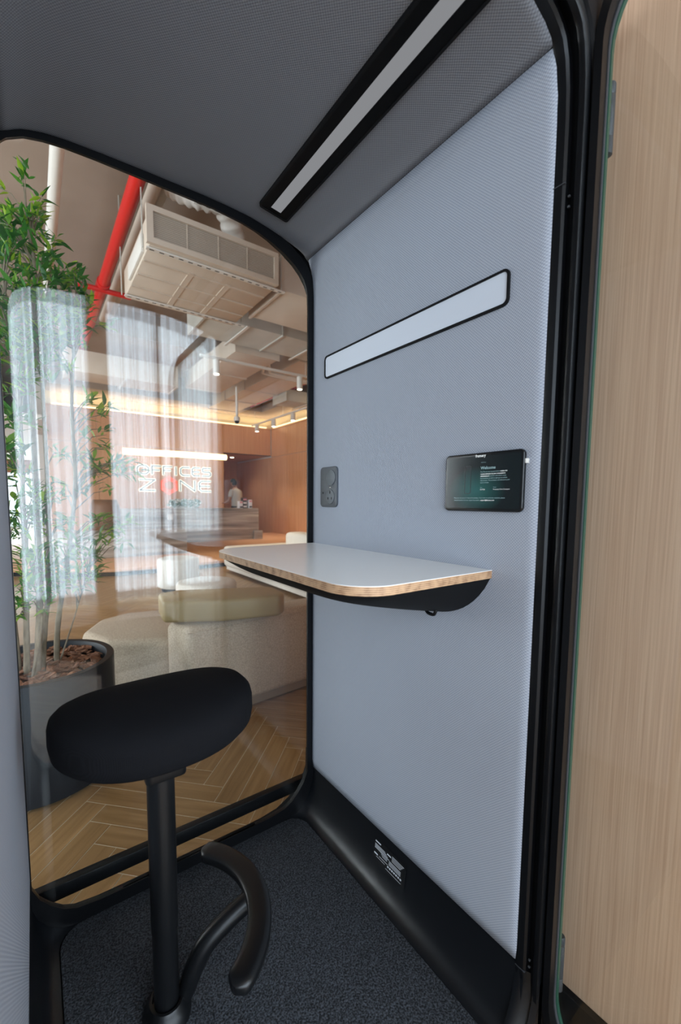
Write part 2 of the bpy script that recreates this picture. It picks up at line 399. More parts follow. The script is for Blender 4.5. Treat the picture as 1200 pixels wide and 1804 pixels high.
# far wall with veneer panels, recess, cove ledge
YB = 13.0
wb = MB()
wb.box(.3, 5.06, YB+.03, YB+.25, 0, CEIL); wb.box(5.06, 9, YB+.03, YB+.25, 2.75, CEIL); wb.box(.1, .3, YB, YB+9, 0, CEIL)
wall_back = wb.build('wall_back', m_white); struct(wall_back, 'far lobby wall clad in warm wood veneer panels', 'wall')
def panel(parent, x0, x1, y0, y1, z0, z1, m=m_wood2): MB().box(x0, x1, y0, y1, z0, z1).build('panel', m, parent, bevel=.003, seg=1)
xs = [.3, 1.5, 2.7, 3.9, 5.06]
for a, b in zip(xs, xs[1:]):
    panel(wall_back, a+.004, b-.004, YB, YB+.03, 0, 2.745); panel(wall_back, a+.004, b-.004, YB, YB+.03, 2.755, 3.62)
panel(wall_back, 5.064, 6.76, YB, YB+.03, 2.755, 3.62)
wall_recess = MB().box(5.061, 5.075, YB+.005, 16, 0, 2.8).box(5.0, 7.3, 16, 16.1, 0, 2.8).box(5.06, 6.8, YB+.03, 16, 2.75, 2.8).build('wall_recess', m_wood2)
struct(wall_recess, 'wood-lined passage opening beside the lit sign wall', 'wall')
art = MB().box(5.35, 6.25, 15.95, 15.99, .9, 2.35).build('door_1', m_wood3); struct(art, 'orange-brown door leaf at the end of the passage', 'door')
MB().box(5.42, 6.18, 15.93, 15.95, 1.0, 2.25).build('panel', noise_mat('amber_veneer', srgb(206, 122, 52), srgb(226, 146, 74), scale=(10, 10, .5), nscale=2), art)
XR_ = 6.79
wall_right = MB().box(XR_+.03, XR_+.3, 1.4, 16, 0, CEIL).build('wall_right', m_white); struct(wall_right, 'right-hand lobby wall of tall wood veneer panels', 'wall')
ys = [1.5+1.15*i for i in range(14)]
for a, b in zip(ys, ys[1:]):
    panel(wall_right, XR_, XR_+.03, a+.003, b-.003, 0, 2.70)
    if b < 13.1: panel(wall_right, XR_, XR_+.03, a+.003, b-.003, 2.71, 3.62)
# ledges with LED strips on top of the panels
led = MB().box(.3, XR_-.05, YB-.02, YB+.03, 3.62, 3.66).box(XR_-.02, XR_+.03, 1.5, YB, 3.62, 3.66).build('trim_1', m_wood2); struct(led, 'wood ledge along the top of the veneer panels', 'trim')
m_cream = mat('cream_band', srgb(222, 208, 176), .8)
band = MB().box(.3, 6.8, YB+.02, YB+.03, 3.66, CEIL).box(6.81, 6.82, 1.5, YB, 3.66, CEIL).build('trim_2', m_cream); struct(band, 'cream wall band above the veneer glowing in the cove light', 'trim')
s1 = MB().box(.5, 6.6, YB-.03, YB+.0, 3.665, 3.69).build('led_strip', m_led); tag(s1, 'warm light strip lying on the ledge of the far wall', 'light')
s2 = MB().box(XR_-.04, XR_-.01, 4, 12.8, 3.665, 3.69).build('led_strip', m_led); tag(s2, 'warm light strip lying on the ledge of the right wall', 'light')
for lc, rot, ln in (((3.6, YB-.12, 3.7), (math.radians(205), 0, 0), 6.2), ((XR_-.12, 8.6, 3.7), (math.radians(205), 0, -PI/2), 8.4)):
    area('cove_glow', lc, rot, ln, .05, 26, (1, .74, .44))
# ceiling slab, beams, soffit of the far corridor
ceiling = MB().box(-5, 9, -3.0, 23, CEIL, CEIL+.2).build('ceiling', m_slab); struct(ceiling, 'taupe painted concrete ceiling slab', 'ceiling')
bulk = MB().box(.3, 6.79, 12.1, 13.0, 3.98, CEIL).box(6.0, 6.8, 1.5, 12.1, 3.98, CEIL).build('trim_6', m_slab); struct(bulk, 'dropped bulkhead above the glowing cove', 'ceiling')
beam = MB().box(-5, 9, 8.4, 8.8, 4.15, CEIL).build('trim_3', m_slab); struct(beam, 'painted concrete beam under the slab', 'beam')
sof = MB().box(-5, .3, 10.5, 23, 2.85, 2.95).build('trim_4', m_white); struct(sof, 'lower white soffit over the bright corridor on the left', 'ceiling')
hd = MB().box(-5, .1, 21.6, 21.7, 2.3, 2.85).build('trim_5', m_wood3); struct(hd, 'dark wood header above the bright far window', 'trim')
wl = MB().box(-5.2, -5, -3, .7, 0, CEIL).box(-5.2, -5, 9.7, 23, 0, CEIL).box(-5.2, -5, .7, 9.7, 0, .25).box(-5.2, -5, .7, 9.7, 3.5, CEIL).build('wall_left', m_white); struct(wl, 'white wall around the long side windows', 'wall')
wf = MB().box(-5.2, .3, 22, 22.2, 2.5, CEIL).build('wall_far', m_white); struct(wf, 'wall above the far corridor window', 'wall')
win = bpy.data.objects.new('window_1', None); C.objects.link(win); struct(win, 'wide bright window at the far end of the corridor', 'window')
for i in range(5): MB().box(-4.9+i*1.2, -4.86+i*1.2, 21.75, 21.8, 0, 2.5).build('mullion', m_blk, win)
# left side window frames
win2 = bpy.data.objects.new('window_2', None); C.objects.link(win2); struct(win2, 'long side window of the lobby on the left', 'window')
for i in range(7): MB().box(-5.1, -5.04, .7+i*1.5-.03, .7+i*1.5+.03, .25, 3.5).build('mullion', m_blk, win2)
# behind the camera: window wall with sheer curtains (seen as reflections)
wf2 = MB().box(-5, -1.25, -3.25, -3.05, 3.4, CEIL).box(-1.25, 9, -3.25, -3.05, 4.5, CEIL).box(-5, -4.8, -3.25, -3.05, 0, 3.4).box(-1.3, -1.2, -3.25, -3.05, 0, 4.5).box(3.95, 9, -3.25, -3.05, 0, 4.5).box(.56, .76, -3.0, -2.8, 0, CEIL)
wf2 = wf2.build('wall_front', m_white); struct(wf2, 'wall with tall curtained windows reflected in the booth glass', 'wall')
added_win = bpy.data.objects.new('added_window', None); C.objects.link(added_win); struct(added_win, 'unseen window added behind the camera to light the booth wall', 'window')  # invented opening, out of view, frames the added fill light
for i in range(4): MB().box(-4.8+i*1.15, -4.75+i*1.15, -3.10, -3.05, 0, 3.4).build('mullion', m_blk, added_win)
win3 = bpy.data.objects.new('window_3', None); C.objects.link(win3); struct(win3, 'tall window behind the sheer curtains', 'window')
for i in range(5): MB().box(-1.2+i*1.28, -1.15+i*1.28, -3.2, -3.15, 0, 4.5).build('mullion', m_blk, win3)
def curtain(x0, x1, label):
    n = int((x1-x0)/.012); rows = []
    ph = random.random()*6
    for z, am in ((.03, 1.1), (1.2, 1.0), (2.4, .9), (4.5, .75)):
        r = []
        for i in range(n+1):
            x = x0+(x1-x0)*i/n; t = x*2*PI/.17
            r.append((x+.012*math.sin(t*.43+z*.4), -2.85+am*(.06*math.sin(t+ph+.6*math.sin(t*.31))+.014*math.sin(t*2.3+z*.5)), z))
        rows.append(r)
    o = MB().grid(rows).build('curtain', m_curtain, smooth=True, angle=180)
    return tag(o, label, 'curtain', 'sheer curtains at the window')
curtain(-1.2, .56, 'white sheer curtain left of the column, reflected in the booth glass')
curtain(.76, 3.9, 'white sheer curtain right of the column, reflected in the booth glass')
# veneer wall beside the booth
wn = MB().box(.98, 6.79, -.1, 1.42, 0, CEIL).build('wall_beside_booth', m_wood); struct(wn, 'light oak veneer wall close beside the open booth door', 'wall')
bn = MB().box(.962, .98, -.1, 1.42, 0, .085).build('baseboard_right', m_rub, bevel=.002); struct(bn, 'black baseboard under the oak veneer wall', 'baseboard')
wr2 = MB().box(6.79, 6.95, -3, -.1, 0, CEIL).build('wall_front_right', m_white); struct(wr2, 'white wall behind the veneer block', 'wall')
# platform
pf = [(-1.6, 8.9), (-.1, 8.0), (.45, 7.55), (1.0, 7.3), (2.0, 7.22), (3.0, 7.35), (4.6, 7.6), (6.78, 8.1), (6.78, 12.99), (.35, 12.99), (-1.6, 12.5)]
plat = MB().prism(pf, .075, .12).build('platform', m_wood2, bevel=.004); tag(plat, 'low wooden platform carrying the reception desk', 'platform')
cx0 = sum(p[0] for p in pf)/len(pf); cy0 = sum(p[1] for p in pf)/len(pf)
MB().prism([(cx0+(a-cx0)*.97, cy0+(b-cy0)*.97) for a, b in pf], 0, .075).build('plinth', m_rub, plat)

# ================================================================== BOOTH
XL, XR, YF, YG, ZF, ZB = -.055, .82, .44, 1.25, .063, .222
cr = [(.82, 1.86), (.8195, 1.91), (.817, 1.96), (.809, 2.002), (.797, 2.028), (.784, 2.039), (.762, 2.050), (.713, 2.064), (.651, 2.077), (.583, 2.088), (.51, 2.092), (.44, 2.093)]
MX = (XL+XR)/2
crL = [(-.055, 1.86), (-.0545, 1.93), (-.050, 1.98), (-.040, 2.018), (-.026, 2.040), (-.010, 2.054), (.016, 2.068), (.057, 2.079), (.099, 2.084), (.18, 2.088), (.3, 2.091), (.40, 2.0925)]
SEAM = 4      # index in cr of the seam
booth = thing('phone_booth', 'open office phone booth lined with grey woven fabric, black frame and glass back', 'booth', (MX, .85, 0))
def sheet(name, prof, y0, y1, thick, m, edge=.006, nv=26):
    """upholstered sheet following a profile in x,z with softened front and back edges; UV in metres"""
    pts = resample([(a, b, 0) for a, b in prof], 60)
    acc = [0]
    for a, b in zip(pts, pts[1:]): acc.append(acc[-1]+(b-a).length)
    rows = []; uvr = []
    ysamp = [(y0, 1.0), (y0+.0015, .6), (y0+.004, .3), (y0+.009, .08), (y0+.016, 0)]
    ysamp += [(y0+.016+(y1-y0-.032)*i/nv, 0) for i in range(1, nv)]
    ysamp += [(y1-.016, 0), (y1-.009, .08), (y1-.004, .3), (y1-.0015, .6), (y1, 1.)]
    for y, d in ysamp:
        row = []; ur = []
        for i, p in enumerate(pts):
            a = pts[max(i-1, 0)]; b = pts[min(i+1, len(pts)-1)]; t = (b-a).normalized()
            nx, nz = t.y, -t.x          # outward (away from the booth interior)
            if (p.x+nx*.1-MX)**2+(p.y+nz*.1-1.1)**2 < (p.x-MX)**2+(p.y-1.1)**2: nx, nz = -nx, -nz
            e = d
            s_end = min(acc[i], acc[-1]-acc[i])
            if s_end < .008: e = max(e, (1-s_end/.008)**2)
            row.append((p.x+nx*edge*e, y, p.y+nz*edge*e)); ur.append((y, acc[i]))
        rows.append(row); uvr.append(ur)
    mb = MB().grid(rows); flat = [u for r in uvr for u in r]
    me = bpy.data.meshes.new(name); me.from_pydata(mb.v, [], mb.f)
    uv = me.uv_layers.new(name='UVMap')
    for l in me.loops: uv.data[l.index].uv = flat[l.vertex_index]
    for p in me.polygons: p.use_smooth = True
    me.materials.append(m); o = link(name, me, booth)
    sol = o.modifiers.new('t', 'SOLIDIFY'); sol.thickness = thick; sol.offset = 0
    return o
right_wall = [(XR, ZB+.002)]+cr[:SEAM+1]
left_wall = [(XL, ZB+.002)]+crL[:SEAM+1]
top = [(a-.0035 if i == 0 else a, b+.002 if i == 0 else b) for i, (a, b) in enumerate(cr[SEAM:])]
top = top+[(a+.0035 if i == 0 else a, b+.002 if i == 0 else b) for i, (a, b) in enumerate(crL[SEAM:])][::-1]
sheet('wall_panel', right_wall, YF, YG-.001, .012, m_fab)
sheet('wall_panel', left_wall, YF, YG-.001, .012, m_fab)
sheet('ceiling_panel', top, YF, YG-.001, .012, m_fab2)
# shell outside the linings
full = [(XR, .0)]+[(a, b) for a, b in cr]
outer = [(.885, 0.02), (.885, 2.02), (.87, 2.09), (.83, 2.14), (.77, 2.165), (.6, 2.175)]
outer = outer+[(2*MX-a, b) for a, b in reversed(outer)]
inner = [(XR+.035, .02), (XR+.035, 1.92), (XR+.03, 2.0), (.82, 2.075), (.73, 2.12), (.6, 2.135)]
inner = inner+[(2*MX-a, b) for a, b in reversed(inner)]
mb = MB(); n = len(outer)
mb.prism(outer+list(reversed(inner)), YF-.005, 1.345, 'y'); mb.build('outer_shell', m_blk, booth)
MB().box(XL-.06, XR+.06, YF, YG+.012, .0, ZF-.012).build('base', m_rub, booth)
# carpet with rounded corners, cove skirting
carpet = MB().prism(rrect(.006, .761, .40, 1.248, .062), ZF-.01, ZF).build('carpet', m_carpet, booth, bevel=.003)
def cove_rows(side):
    rows = []
    K = 14
    def sect(k):                # concave quarter from wall foot to carpet
        t = PI/2*k/K
        return .059*(1-math.cos(t))**.9, .159*(1-math.sin(t))**1.15
    ysm = [YF-.02+(YG-YF+.02)*i/40 for i in range(41)]
    for y in ysm:
        # the foot swings round into the back corner
        swing = 0
        if y > 1.19: swing = .062-math.sqrt(max(.062**2-(y-1.188)**2, 0))
        row = []
        for k in range(K+1):
            dx, h = sect(k)
            x = XR+.0005-dx-swing*(k/K)**2
            row.append((x if side > 0 else 2*MX-x, y, ZF-.002+h))
        rows.append(row)
    return rows
for sd in (1, -1):
    rows = cove_rows(sd)
    MB().grid(rows).build('cove_skirting', m_cove, booth, smooth=True, angle=60)
# back frame: rounded opening in a black ring
io_r = [(.794, .215), (.778, .178), (.756, .150), (.728, .124), (.696, .108), (.64, .101), (.583, .100)]
inn = [(.794, 1.87), (.792, 1.914), (.786, 1.937), (.778, 1.956), (.763, 1.975), (.745, 1.991), (.706, 2.015), (.661, 2.034), (.61, 2.049), (.555, 2.059), (.467, 2.066)]
xi = lambda a: -.047+(.794-a)        # mirrored for the left side
innL = [(-.047, 1.87), (-.0465, 1.92), (-.044, 1.955), (-.037, 1.992), (-.025, 2.019), (-.014, 2.031), (.018, 2.049), (.055, 2.058), (.098, 2.063), (.17, 2.0655), (.3, 2.066)]
hole = [(a, b) for a, b in reversed(io_r)]+inn+list(reversed(innL))+[(xi(a), b) for a, b in io_r]
def off(poly, d):
    """outline pushed outward by d"""
    out = []; n = len(poly)
    for i in range(n):
        a = Vector(poly[i-1]); b = Vector(poly[(i+1) % n]); t = (b-a).normalized(); out.append((poly[i][0]+t.y*d, poly[i][1]-t.x*d))
    return out
ho = off(hole, .040)
m1 = MB().ring(ho, hole, YG-.0045, YG+.0035)
m1.build('back_frame', m_blk, booth, smooth=True, angle=50)
# lower corners and sill of the back wall below the opening
bot = [(a, b) for a, b in reversed(io_r)]; botL = [(xi(a), b) for a, b in io_r]
low = [(XL-.0, ZF-.01), (XR, ZF-.01), (XR, .30)]+[(.797, .30)]+[(a+.001, b) for a, b in io_r]+[(xi(a)-.001, b) for a, b in reversed(io_r)]+[(-.050, .30), (XL, .30)]
MB().prism(low, YG-.002, YG+.012, 'y').build('sill', m_blk, booth)
# the wrap from cove to frame at the back corners
MB().box(XL-.02, XR+.02, YG+.02, 1.335, .006, .02).build('threshold', m_rub, booth)
MB().ring(off(hole, .075), off(hole, .062), YG+.02, 1.335).build('liner', m_rub, booth)
MB().prism(hole, YG+.004, YG+.010, 'y').build('glass_pane', m_glass, booth)
MB().box(-.10, .865, 1.326, 1.332, .06, 2.12).build('glass_pane', m_glass, booth)
MB().box(-.07, .84, 1.318, 1.345, .092, .137).build('bottom_rail', m_blk, booth, bevel=.003)
# front frame: stepped jamb swept along the rounded opening
fo = []
for a, b in [(XR, .06), (XR, .5), (XR, 1.2)]+cr[0:]: fo.append((a, b))
fo = fo+list(reversed([(XL, .06), (XL, .5), (XL, 1.2)]+crL))
def swept(name, prof, m, path=fo, parent=booth, label=None):
    """prof: closed list of (outward offset, y)"""
    rows = []
    n = len(path)
    for i in range(n):
        a = Vector(path[max(i-1, 0)]); b = Vector(path[min(i+1, n-1)]); t = (b-a).normalized(); nx, nz = t.y, -t.x
        rows.append([(path[i][0]+nx*o_, y, path[i][1]+nz*o_) for o_, y in prof])
    return MB().grid(rows, closed=True, caps=True).build(name, m, parent, smooth=True, angle=35)
swept('front_jamb', [(.0, .4395), (-.001, .436), (-.0005, .422), (.003, .4175), (.010, .416), (.020, .416), (.055, .416), (.055, .4395)], m_blk)
swept('jamb_rib', [(.012, .4158), (.006, .404), (.000, .4005), (-.002, .396), (-.001, .390), (.004, .387), (.055, .387), (.055, .4158)], m_blk)
swept('front_face', [(.016, .3868), (.018, .382), (.060, .382), (.060, .3868)], m_rub)
MB().prism([(.80, 2.19), (.80, 2.08), (.868, 2.0), (.905, 2.0), (.905, 2.19)], .386, .40, 'y').build('header_corner', m_rub, booth)
# seam clips of the jamb
for z in (1.80, .215):
    MB().box(XR-.0016, XR+.01, .4175, .4392, z-.0008, z+.0008).build('jamb_joint', m_gasket, booth)
# screws in the jamb channel
for z in (1.775, 1.757, .248, .232):
    MB().obox((XR+.004, .411, z), (.002, 0, 0), (0, .002, 0), (0, 0, .002)).build('screw', m_gasket, booth, bevel=.0008)
# front threshold of the base
MB().box(XL, XR, .385, .44, .012, ZF+.004).build('front_threshold', m_blk, booth, bevel=.003)
# foot pieces where the jamb meets the floor
for s in (1, -1):
    pts = []
    prof = [(.0, .4395), (-.001, .43), (.004, .4175), (.012, .403), (.001, .399), (.004, .387), (.055, .387), (.055, .4395)]
    rows = []
    for i in range(15):
        t = i/14; z = .215-(.215-.064)*t; sh = -.055*t**2.2
        rows.append([((XR+o_+sh*(1 if o_ < .05 else 0)) if s > 0 else 2*MX-(XR+o_+sh*(1 if o_ < .05 else 0)), y, z) for o_, y in prof])
    MB().grid(rows, closed=True, caps=True).build('jamb_foot', m_cove, booth, smooth=True, angle=35)

# door: swung open 90 degrees, hinged on the right jamb
DX, DY0, DY1 = .850, .381, -.50
def inset(poly, d): return [(a+(-d if a > -.06 else d), b+(d if b < 1 else -d)) for a, b in poly]
dout = rrect(DY1, DY0, .03, 2.16, .15, 12)
door = MB().ring(dout, inset(dout, .013), DX-.026, DX-.006, 'x').build('door', m_blk, booth, smooth=True, angle=40, label='open glass door with black rim, swung out to the right')
MB().ring(dout, inset(dout, .0145), DX-.006, DX, 'x').build('gasket', m_gasket, door, smooth=True, angle=40)
MB().prism(inset(dout, .016), DX+.0005, DX+.0075, 'x').build('door_glass', m_door_glass, door)
MB().ring(inset(dout, .0135), inset(dout, .0165), DX+.0002, DX+.0078, 'x').build('glass_edge', m_green, door)
for z0, z1 in ((1.836, 1.957), (.187, .313)):
    h = MB().lathe([(.004, z0), (.0085, z0+.003), (.0085, z0+.030), (.0078, z0+.031), (.0078, z0+.0325), (.0085, z0+.0335), (.0085, z1-.022), (.0078, z1-.021), (.0078, z1-.0195), (.0085, z1-.0185), (.0085, z1-.003), (.007, z1)], (DX+.0195, .3715), 20).box(DX+.008, DX+.016, .368, .380, z0+.006, z1-.004)
    h.build('hinge', m_gasket, door, smooth=True, angle=40)

# ceiling lamp (recessed strip), wall lamp
ZL = 2.0685
cl = thing('ceiling_lamp', 'long recessed strip lamp with black housing in the booth ceiling', 'lamp', (.62, .8, ZL))
lx0, lx1, ly1 = .576, .669, 1.174
def lamp_tilt(o):
    for v in o.data.vertices: v.co.z -= (v.co.x-.622)*.14
lamp_tilt(MB().ring(rrect(lx0, lx1, .445, ly1, .008, 4), rrect(lx0+.005, lx1-.005, .450, ly1-.005, .005, 4), ZL-.001, ZL+.02, 'z').build('bezel', m_rub, cl))
lamp_tilt(MB().ring(rrect(lx0+.005, lx1-.005, .450, ly1-.005, .005, 4), rrect(lx0+.030, lx1-.030, .47, ly1-.018, .001, 4), ZL+.001, ZL+.02, 'z').build('housing', m_lightblk, cl))
lamp_tilt(MB().box(lx0+.030, lx1-.030, .47, ly1-.018, ZL+.003, ZL+.010).build('diffuser', emat('diffuser_painted_glow', (.93, .95, 1.0, 1), .26), cl))  # lamp is off; daylight on its diffuser is painted as faint emission
wlmp = thing('wall_lamp', 'long white lamp panel with thin black rim on the grey booth wall', 'lamp', (XR, .84, 1.66))
o_ = rrect(.514, 1.17, 1.621, 1.694, .014, 6); i_ = rrect(.519, 1.165, 1.626, 1.689, .010, 6)
MB().ring(o_, i_, XR-.0115, XR-.004, 'x').build('rim', m_rub, wlmp, smooth=True, angle=40)
MB().prism(i_, XR-.0095, XR-.004, 'x').build('diffuser', mat('panel_acrylic', (.60, .64, .71, 1), .5), wlmp)
#@@OBJECTS
# ---- socket plate on the wall
sk = thing('socket_plate', 'dark grey vertical power socket plate on the fabric wall above the table', 'socket', (XR, 1.142, 1.266))
m_sk = mat('socket_grey', srgb(66, 70, 75), .5); m_sk2 = mat('socket_grey_light', srgb(82, 87, 92), .5)
pl_ = rrect(1.095, 1.189, 1.200, 1.333, .014, 6)
MB().prism(pl_, XR-.012, XR, 'x').build('plate', m_sk, sk, bevel=.002)
def disc_x(x0, x1, y, z, r, seg=24, ry=1.): return MB().prism([(y+r*ry*math.cos(2*PI*i/seg), z+r*math.sin(2*PI*i/seg)) for i in range(seg)], x0, x1, 'x')
disc_x(XR-.0145, XR-.011, 1.127, 1.297, .026).build('charging_disc', m_sk2, sk, bevel=.001)
oc = disc_x(XR-.0140, XR-.011, 1.130, 1.234, .024).build('outlet', m_sk2, sk, bevel=.001)
for (y, z, a, b) in ((1.130, 1.249, .0022, .0045), (1.141, 1.229, .0022, .0035), (1.121, 1.229, .0022, .0035)):
    MB().box(XR-.0143, XR-.0139, y-a, y+a, z-b, z+b).build('pin_hole', m_rub, oc)
MB().box(XR-.0125, XR-.0119, 1.1225, 1.1375, 1.2625, 1.2675).build('usb_port', m_rub, sk)
MB().box(XR-.0129, XR-.0124, 1.1245, 1.1355, 1.2640, 1.2660).build('usb_tongue', m_white, sk)
disc_x(XR-.0127, XR-.0119, 1.172, 1.247, .003, 12).build('button', m_rub, sk)
MB().box(XR-.0124, XR-.0119, 1.166, 1.182, 1.292, 1.2925).build('groove', m_rub, sk)

# ---- text helper (flat lettering on real surfaces)
def text(name, body, size, mtx, m, parent, extr=0.0, align='LEFT', xs=1.0, off_=0.0, label=None):
    cu = bpy.data.curves.new(name, 'FONT'); cu.body = body; cu.size = size; cu.extrude = extr; cu.align_x = align; cu.offset = off_; cu.resolution_u = 2
    tmp = bpy.data.objects.new(name+'_tmp', cu); C.objects.link(tmp)
    dg = bpy.context.evaluated_depsgraph_get(); me = bpy.data.meshes.new_from_object(tmp.evaluated_get(dg))
    bpy.data.objects.remove(tmp); bpy.data.curves.remove(cu)
    me.transform(mtx @ Matrix.Diagonal((xs, 1, 1, 1))); me.name = name
    me.materials.clear(); me.materials.append(m)
    return link(name, me, parent, label)
def wall_mtx(y, z, x):          # lettering readable from inside, on the right wall
    return Matrix(((0, 0, -1, x), (-1, 0, 0, y), (0, 1, 0, z), (0, 0, 0, 1)))
# ---- tablet
tb = thing('tablet', 'black wall tablet showing a green welcome screen', 'tablet', (XR, .559, 1.263))
XT = .804
m_tab = mat('tablet_black', srgb(10, 11, 12), .22)
tp = rrect(.462, .656, 1.199, 1.327, .011, 8)
MB().prism(tp, XT, XR-.006, 'x').build('tablet_body', m_tab, tb, bevel=.003, seg=3)
MB().prism(rrect(.475, .645, 1.208, 1.312, .03, 2), XR-.008, XR, 'x').build('wall_mount', m_rub, tb)
def screen_mat():
    m = mat('screen', srgb(6, 10, 11), .2); b = m.node_tree.nodes['Principled BSDF']
    tc = nd(m, 'ShaderNodeTexCoord'); vm = nd(m, 'ShaderNodeVectorMath', operation='SUBTRACT'); vm.inputs[1].default_value = (XT, .572, 1.245)
    sc_ = nd(m, 'ShaderNodeVectorMath', operation='MULTIPLY'); sc_.inputs[1].default_value = (1, 13, 18)
    ln = nd(m, 'ShaderNodeVectorMath', operation='LENGTH'); r = nd(m, 'ShaderNodeValToRGB')
    r.color_ramp.elements[0].color = (.010, .085, .080, 1); r.color_ramp.elements[1].color = (.001, .004, .005, 1); r.color_ramp.elements[1].position = .95
    lk(m, tc.outputs['Object'], vm.inputs[0]); lk(m, vm.outputs[0], sc_.inputs[0]); lk(m, sc_.outputs[0], ln.inputs[0]); lk(m, ln.outputs['Value'], r.inputs[0])
    lk(m, r.outputs[0], b.inputs['Emission Color']); b.inputs['Emission Strength'].default_value = 1.
    return m
scr = MB().prism(rrect(.4685, .6495, 1.206, 1.320, .004, 3), XT-.0003, XT+.001, 'x').build('screen', screen_mat(), tb)
m_tx = emat('screen_text', (.55, .85, .92, 1), .55); m_txw = emat('screen_text_white', (.85, .92, .95, 1), .8)
XT2 = XT-.0006
def stx(s, size, y, z, m=m_tx, **k): return text('lettering', s, size, wall_mtx(y, z, XT2), m, scr, **k)
stx('framery', .0080, .574, 1.3175, m_txw, off_=.00025)
stx('ACTIVATION', .0020, .560, 1.3045)
stx('Welcome', .0090, .560, 1.2905, m_tx, off_=.0001)
for i, (a, b) in enumerate((('Feel free to use the pod while it is ', 'waiting for'), ('', "remote activation by your organization's"), ('', 'administrators. '), ('functionalities as well as lighting and airflow', ''), ('adjustments. The activation can take up to your', ''), ('work to finish.', ''))):
    z = 1.2838-.00465*i
    if a: stx(a, .0036, .560, z)
    if b: stx(b, .0036, .560-(.0475 if a else 0), z, m_txw, off_=.00012)
    if i == 2: stx('Activation will unlock smart', .0036, .540, z)
stx('Serial', .0022, .560, 1.2505); stx('201058', .0040, .560, 1.2455, m_txw)
stx('Product', .0022, .528, 1.2505); stx('Framery One Compact', .0040, .528, 1.2455, m_txw)
stx('Please do not move or relocate the product. If you wish to cancel the activation, please', .0036, .628, 1.2275)
stx('contact Framery customer support by email at', .0036, .628, 1.2225); stx('support@framery.com', .0036, .558, 1.2225, m_txw, off_=.0001)
# the small picture of a booth on the screen
MB().ring(rrect(.584, .6005, 1.238, 1.300, .004, 3), rrect(.5852, .5993, 1.2392, 1.2988, .003, 3), XT2-.0002, XT2+.0004, 'x').build('booth_icon', mat('icon_grey', srgb(24, 34, 38), .3), scr)
MB().box(XT+.003, XT+.010, .4595, .4625, 1.298, 1.307).build('cable_clip', m_white, tb)
MB().box(XR-.008, XR-.0055, .4575, .4615, 1.298, 1.307).build('cable_clip', m_white, tb)

# ---- table
ta = thing('wall_table', 'small wall-mounted table with pale grey top and plywood edge', 'table', (.63, .884, 1.054))
tpl = []
for (cx_, cy_, a0, rr) in ((.435+.085, .53+.085, PI, .085), (.435+.095, 1.238-.095, PI/2, .095)):
    if a0 == PI:
        tpl += [(cx_+rr*math.cos(PI+PI/2*i/12), cy_+rr*math.sin(PI+PI/2*i/12)) for i in range(13)] + [(XR-.004, .53)]
    else:
        tpl += [(XR-.004, 1.238)]+[(cx_+rr*math.cos(PI/2+PI/2*i/12), cy_+rr*math.sin(PI/2+PI/2*i/12)) for i in range(13)]
ZT = 1.072
MB().prism(tpl, ZT-.0182, ZT-.0012).build('plywood_board', m_ply, ta, smooth=True, angle=50)
MB().prism([(max(a, .4356) if a < .5 else a, b) for a, b in tpl], ZT-.0012, ZT).build('laminate_top', m_lam, ta)
def yr(x):
    xx = min(max(x, .4385), .816); lo = .53; hi = 1.238
    if xx < .52: lo = .615-math.sqrt(max(.085**2-(.52-xx)**2, 0))
    if xx < .53: hi = 1.143+math.sqrt(max(.095**2-(.53-xx)**2, 0))
    return lo+.003, hi-.003
rows = []
for i in range(25):
    u = i/24; x = XR-.003-(XR-.003-.442)*u; lo, hi = yr(x); r = []
    for j in range(41):
        v = -1+2*j/40; v = math.copysign(abs(v)**.75, v); y = (lo+hi)/2+(hi-lo)/2*v
        d = (.100*(max(1-u, 0))**.72+.012*min(1, (1-u)*8+.1))*(max(1-abs(v)**5.5, 0))**.9+.0005
        r.append((x, y, ZT-.0185-d))
    rows.append(r)
lo, hi = yr(XR)
hull = MB().grid(rows)
hull.build('bracket', m_hull, ta, smooth=True, angle=60)
hk = MB().box(.738, .760, .655, .662, .966, 1.0).tube(smooth_line([(.749, .658, .968), (.749, .650, .960), (.749, .634, .959), (.749, .628, .966), (.749, .627, .972)], 5), .0042, 8)
hk.build('hook', m_blk, ta, bevel=.001)

# ---- stool
st = thing('stool', 'black stool with saddle seat, single post and curved footrest', 'stool', (.195, .895, ZF))
m_seat = fabric_mat('seat_fabric', srgb(15, 15, 17), srgb(24, 24, 27), 2*PI/.0022, .4, .0004, coord='Object')
rows = []
SXC, SYC, SA, SB = .2145, .963, .214, .160
for sc_, z in ((.0, .676), (.5, .676), (.80, .679), (.93, .686), (.985, .696), (1.0, .712), (.998, .736), (.982, .749), (.93, .760), (.86, .7665), (.74, .772), (.55, .7765), (.3, .779), (0, .780)):
    r = []
    for j in range(64):
        t = 2*PI*j/64; c_, s_ = math.cos(t), math.sin(t); n_ = 2.35
        ex = SA*sc_*math.copysign(abs(c_)**(2/n_), c_); ey = SB*sc_*math.copysign(abs(s_)**(2/n_), s_)
        saddle = .012*(ex/SA)**2-.010*(ey/SB)**2*(1 if z > .74 else .3)
        r.append((SXC+ex*(1+.04*ey/SB), SYC+ey, .676+(z-.676)*1.12+saddle-.001))
    rows.append(r)
MB().grid(rows, closed=True).build('seat', m_seat, st, smooth=True, angle=80)
m_st = mat('stool_black', srgb(11, 12, 14), .36)
MB().prism(rrect(.163, .246, .862, .940, .012, 5), .636, .682).build('seat_bracket', m_st, st, bevel=.004)
px_, py_ = .198, .897
MB().lathe([(.0285, .28), (.0285, .652)], (px_, py_), 32).build('post', m_st, st, smooth=True, angle=40)
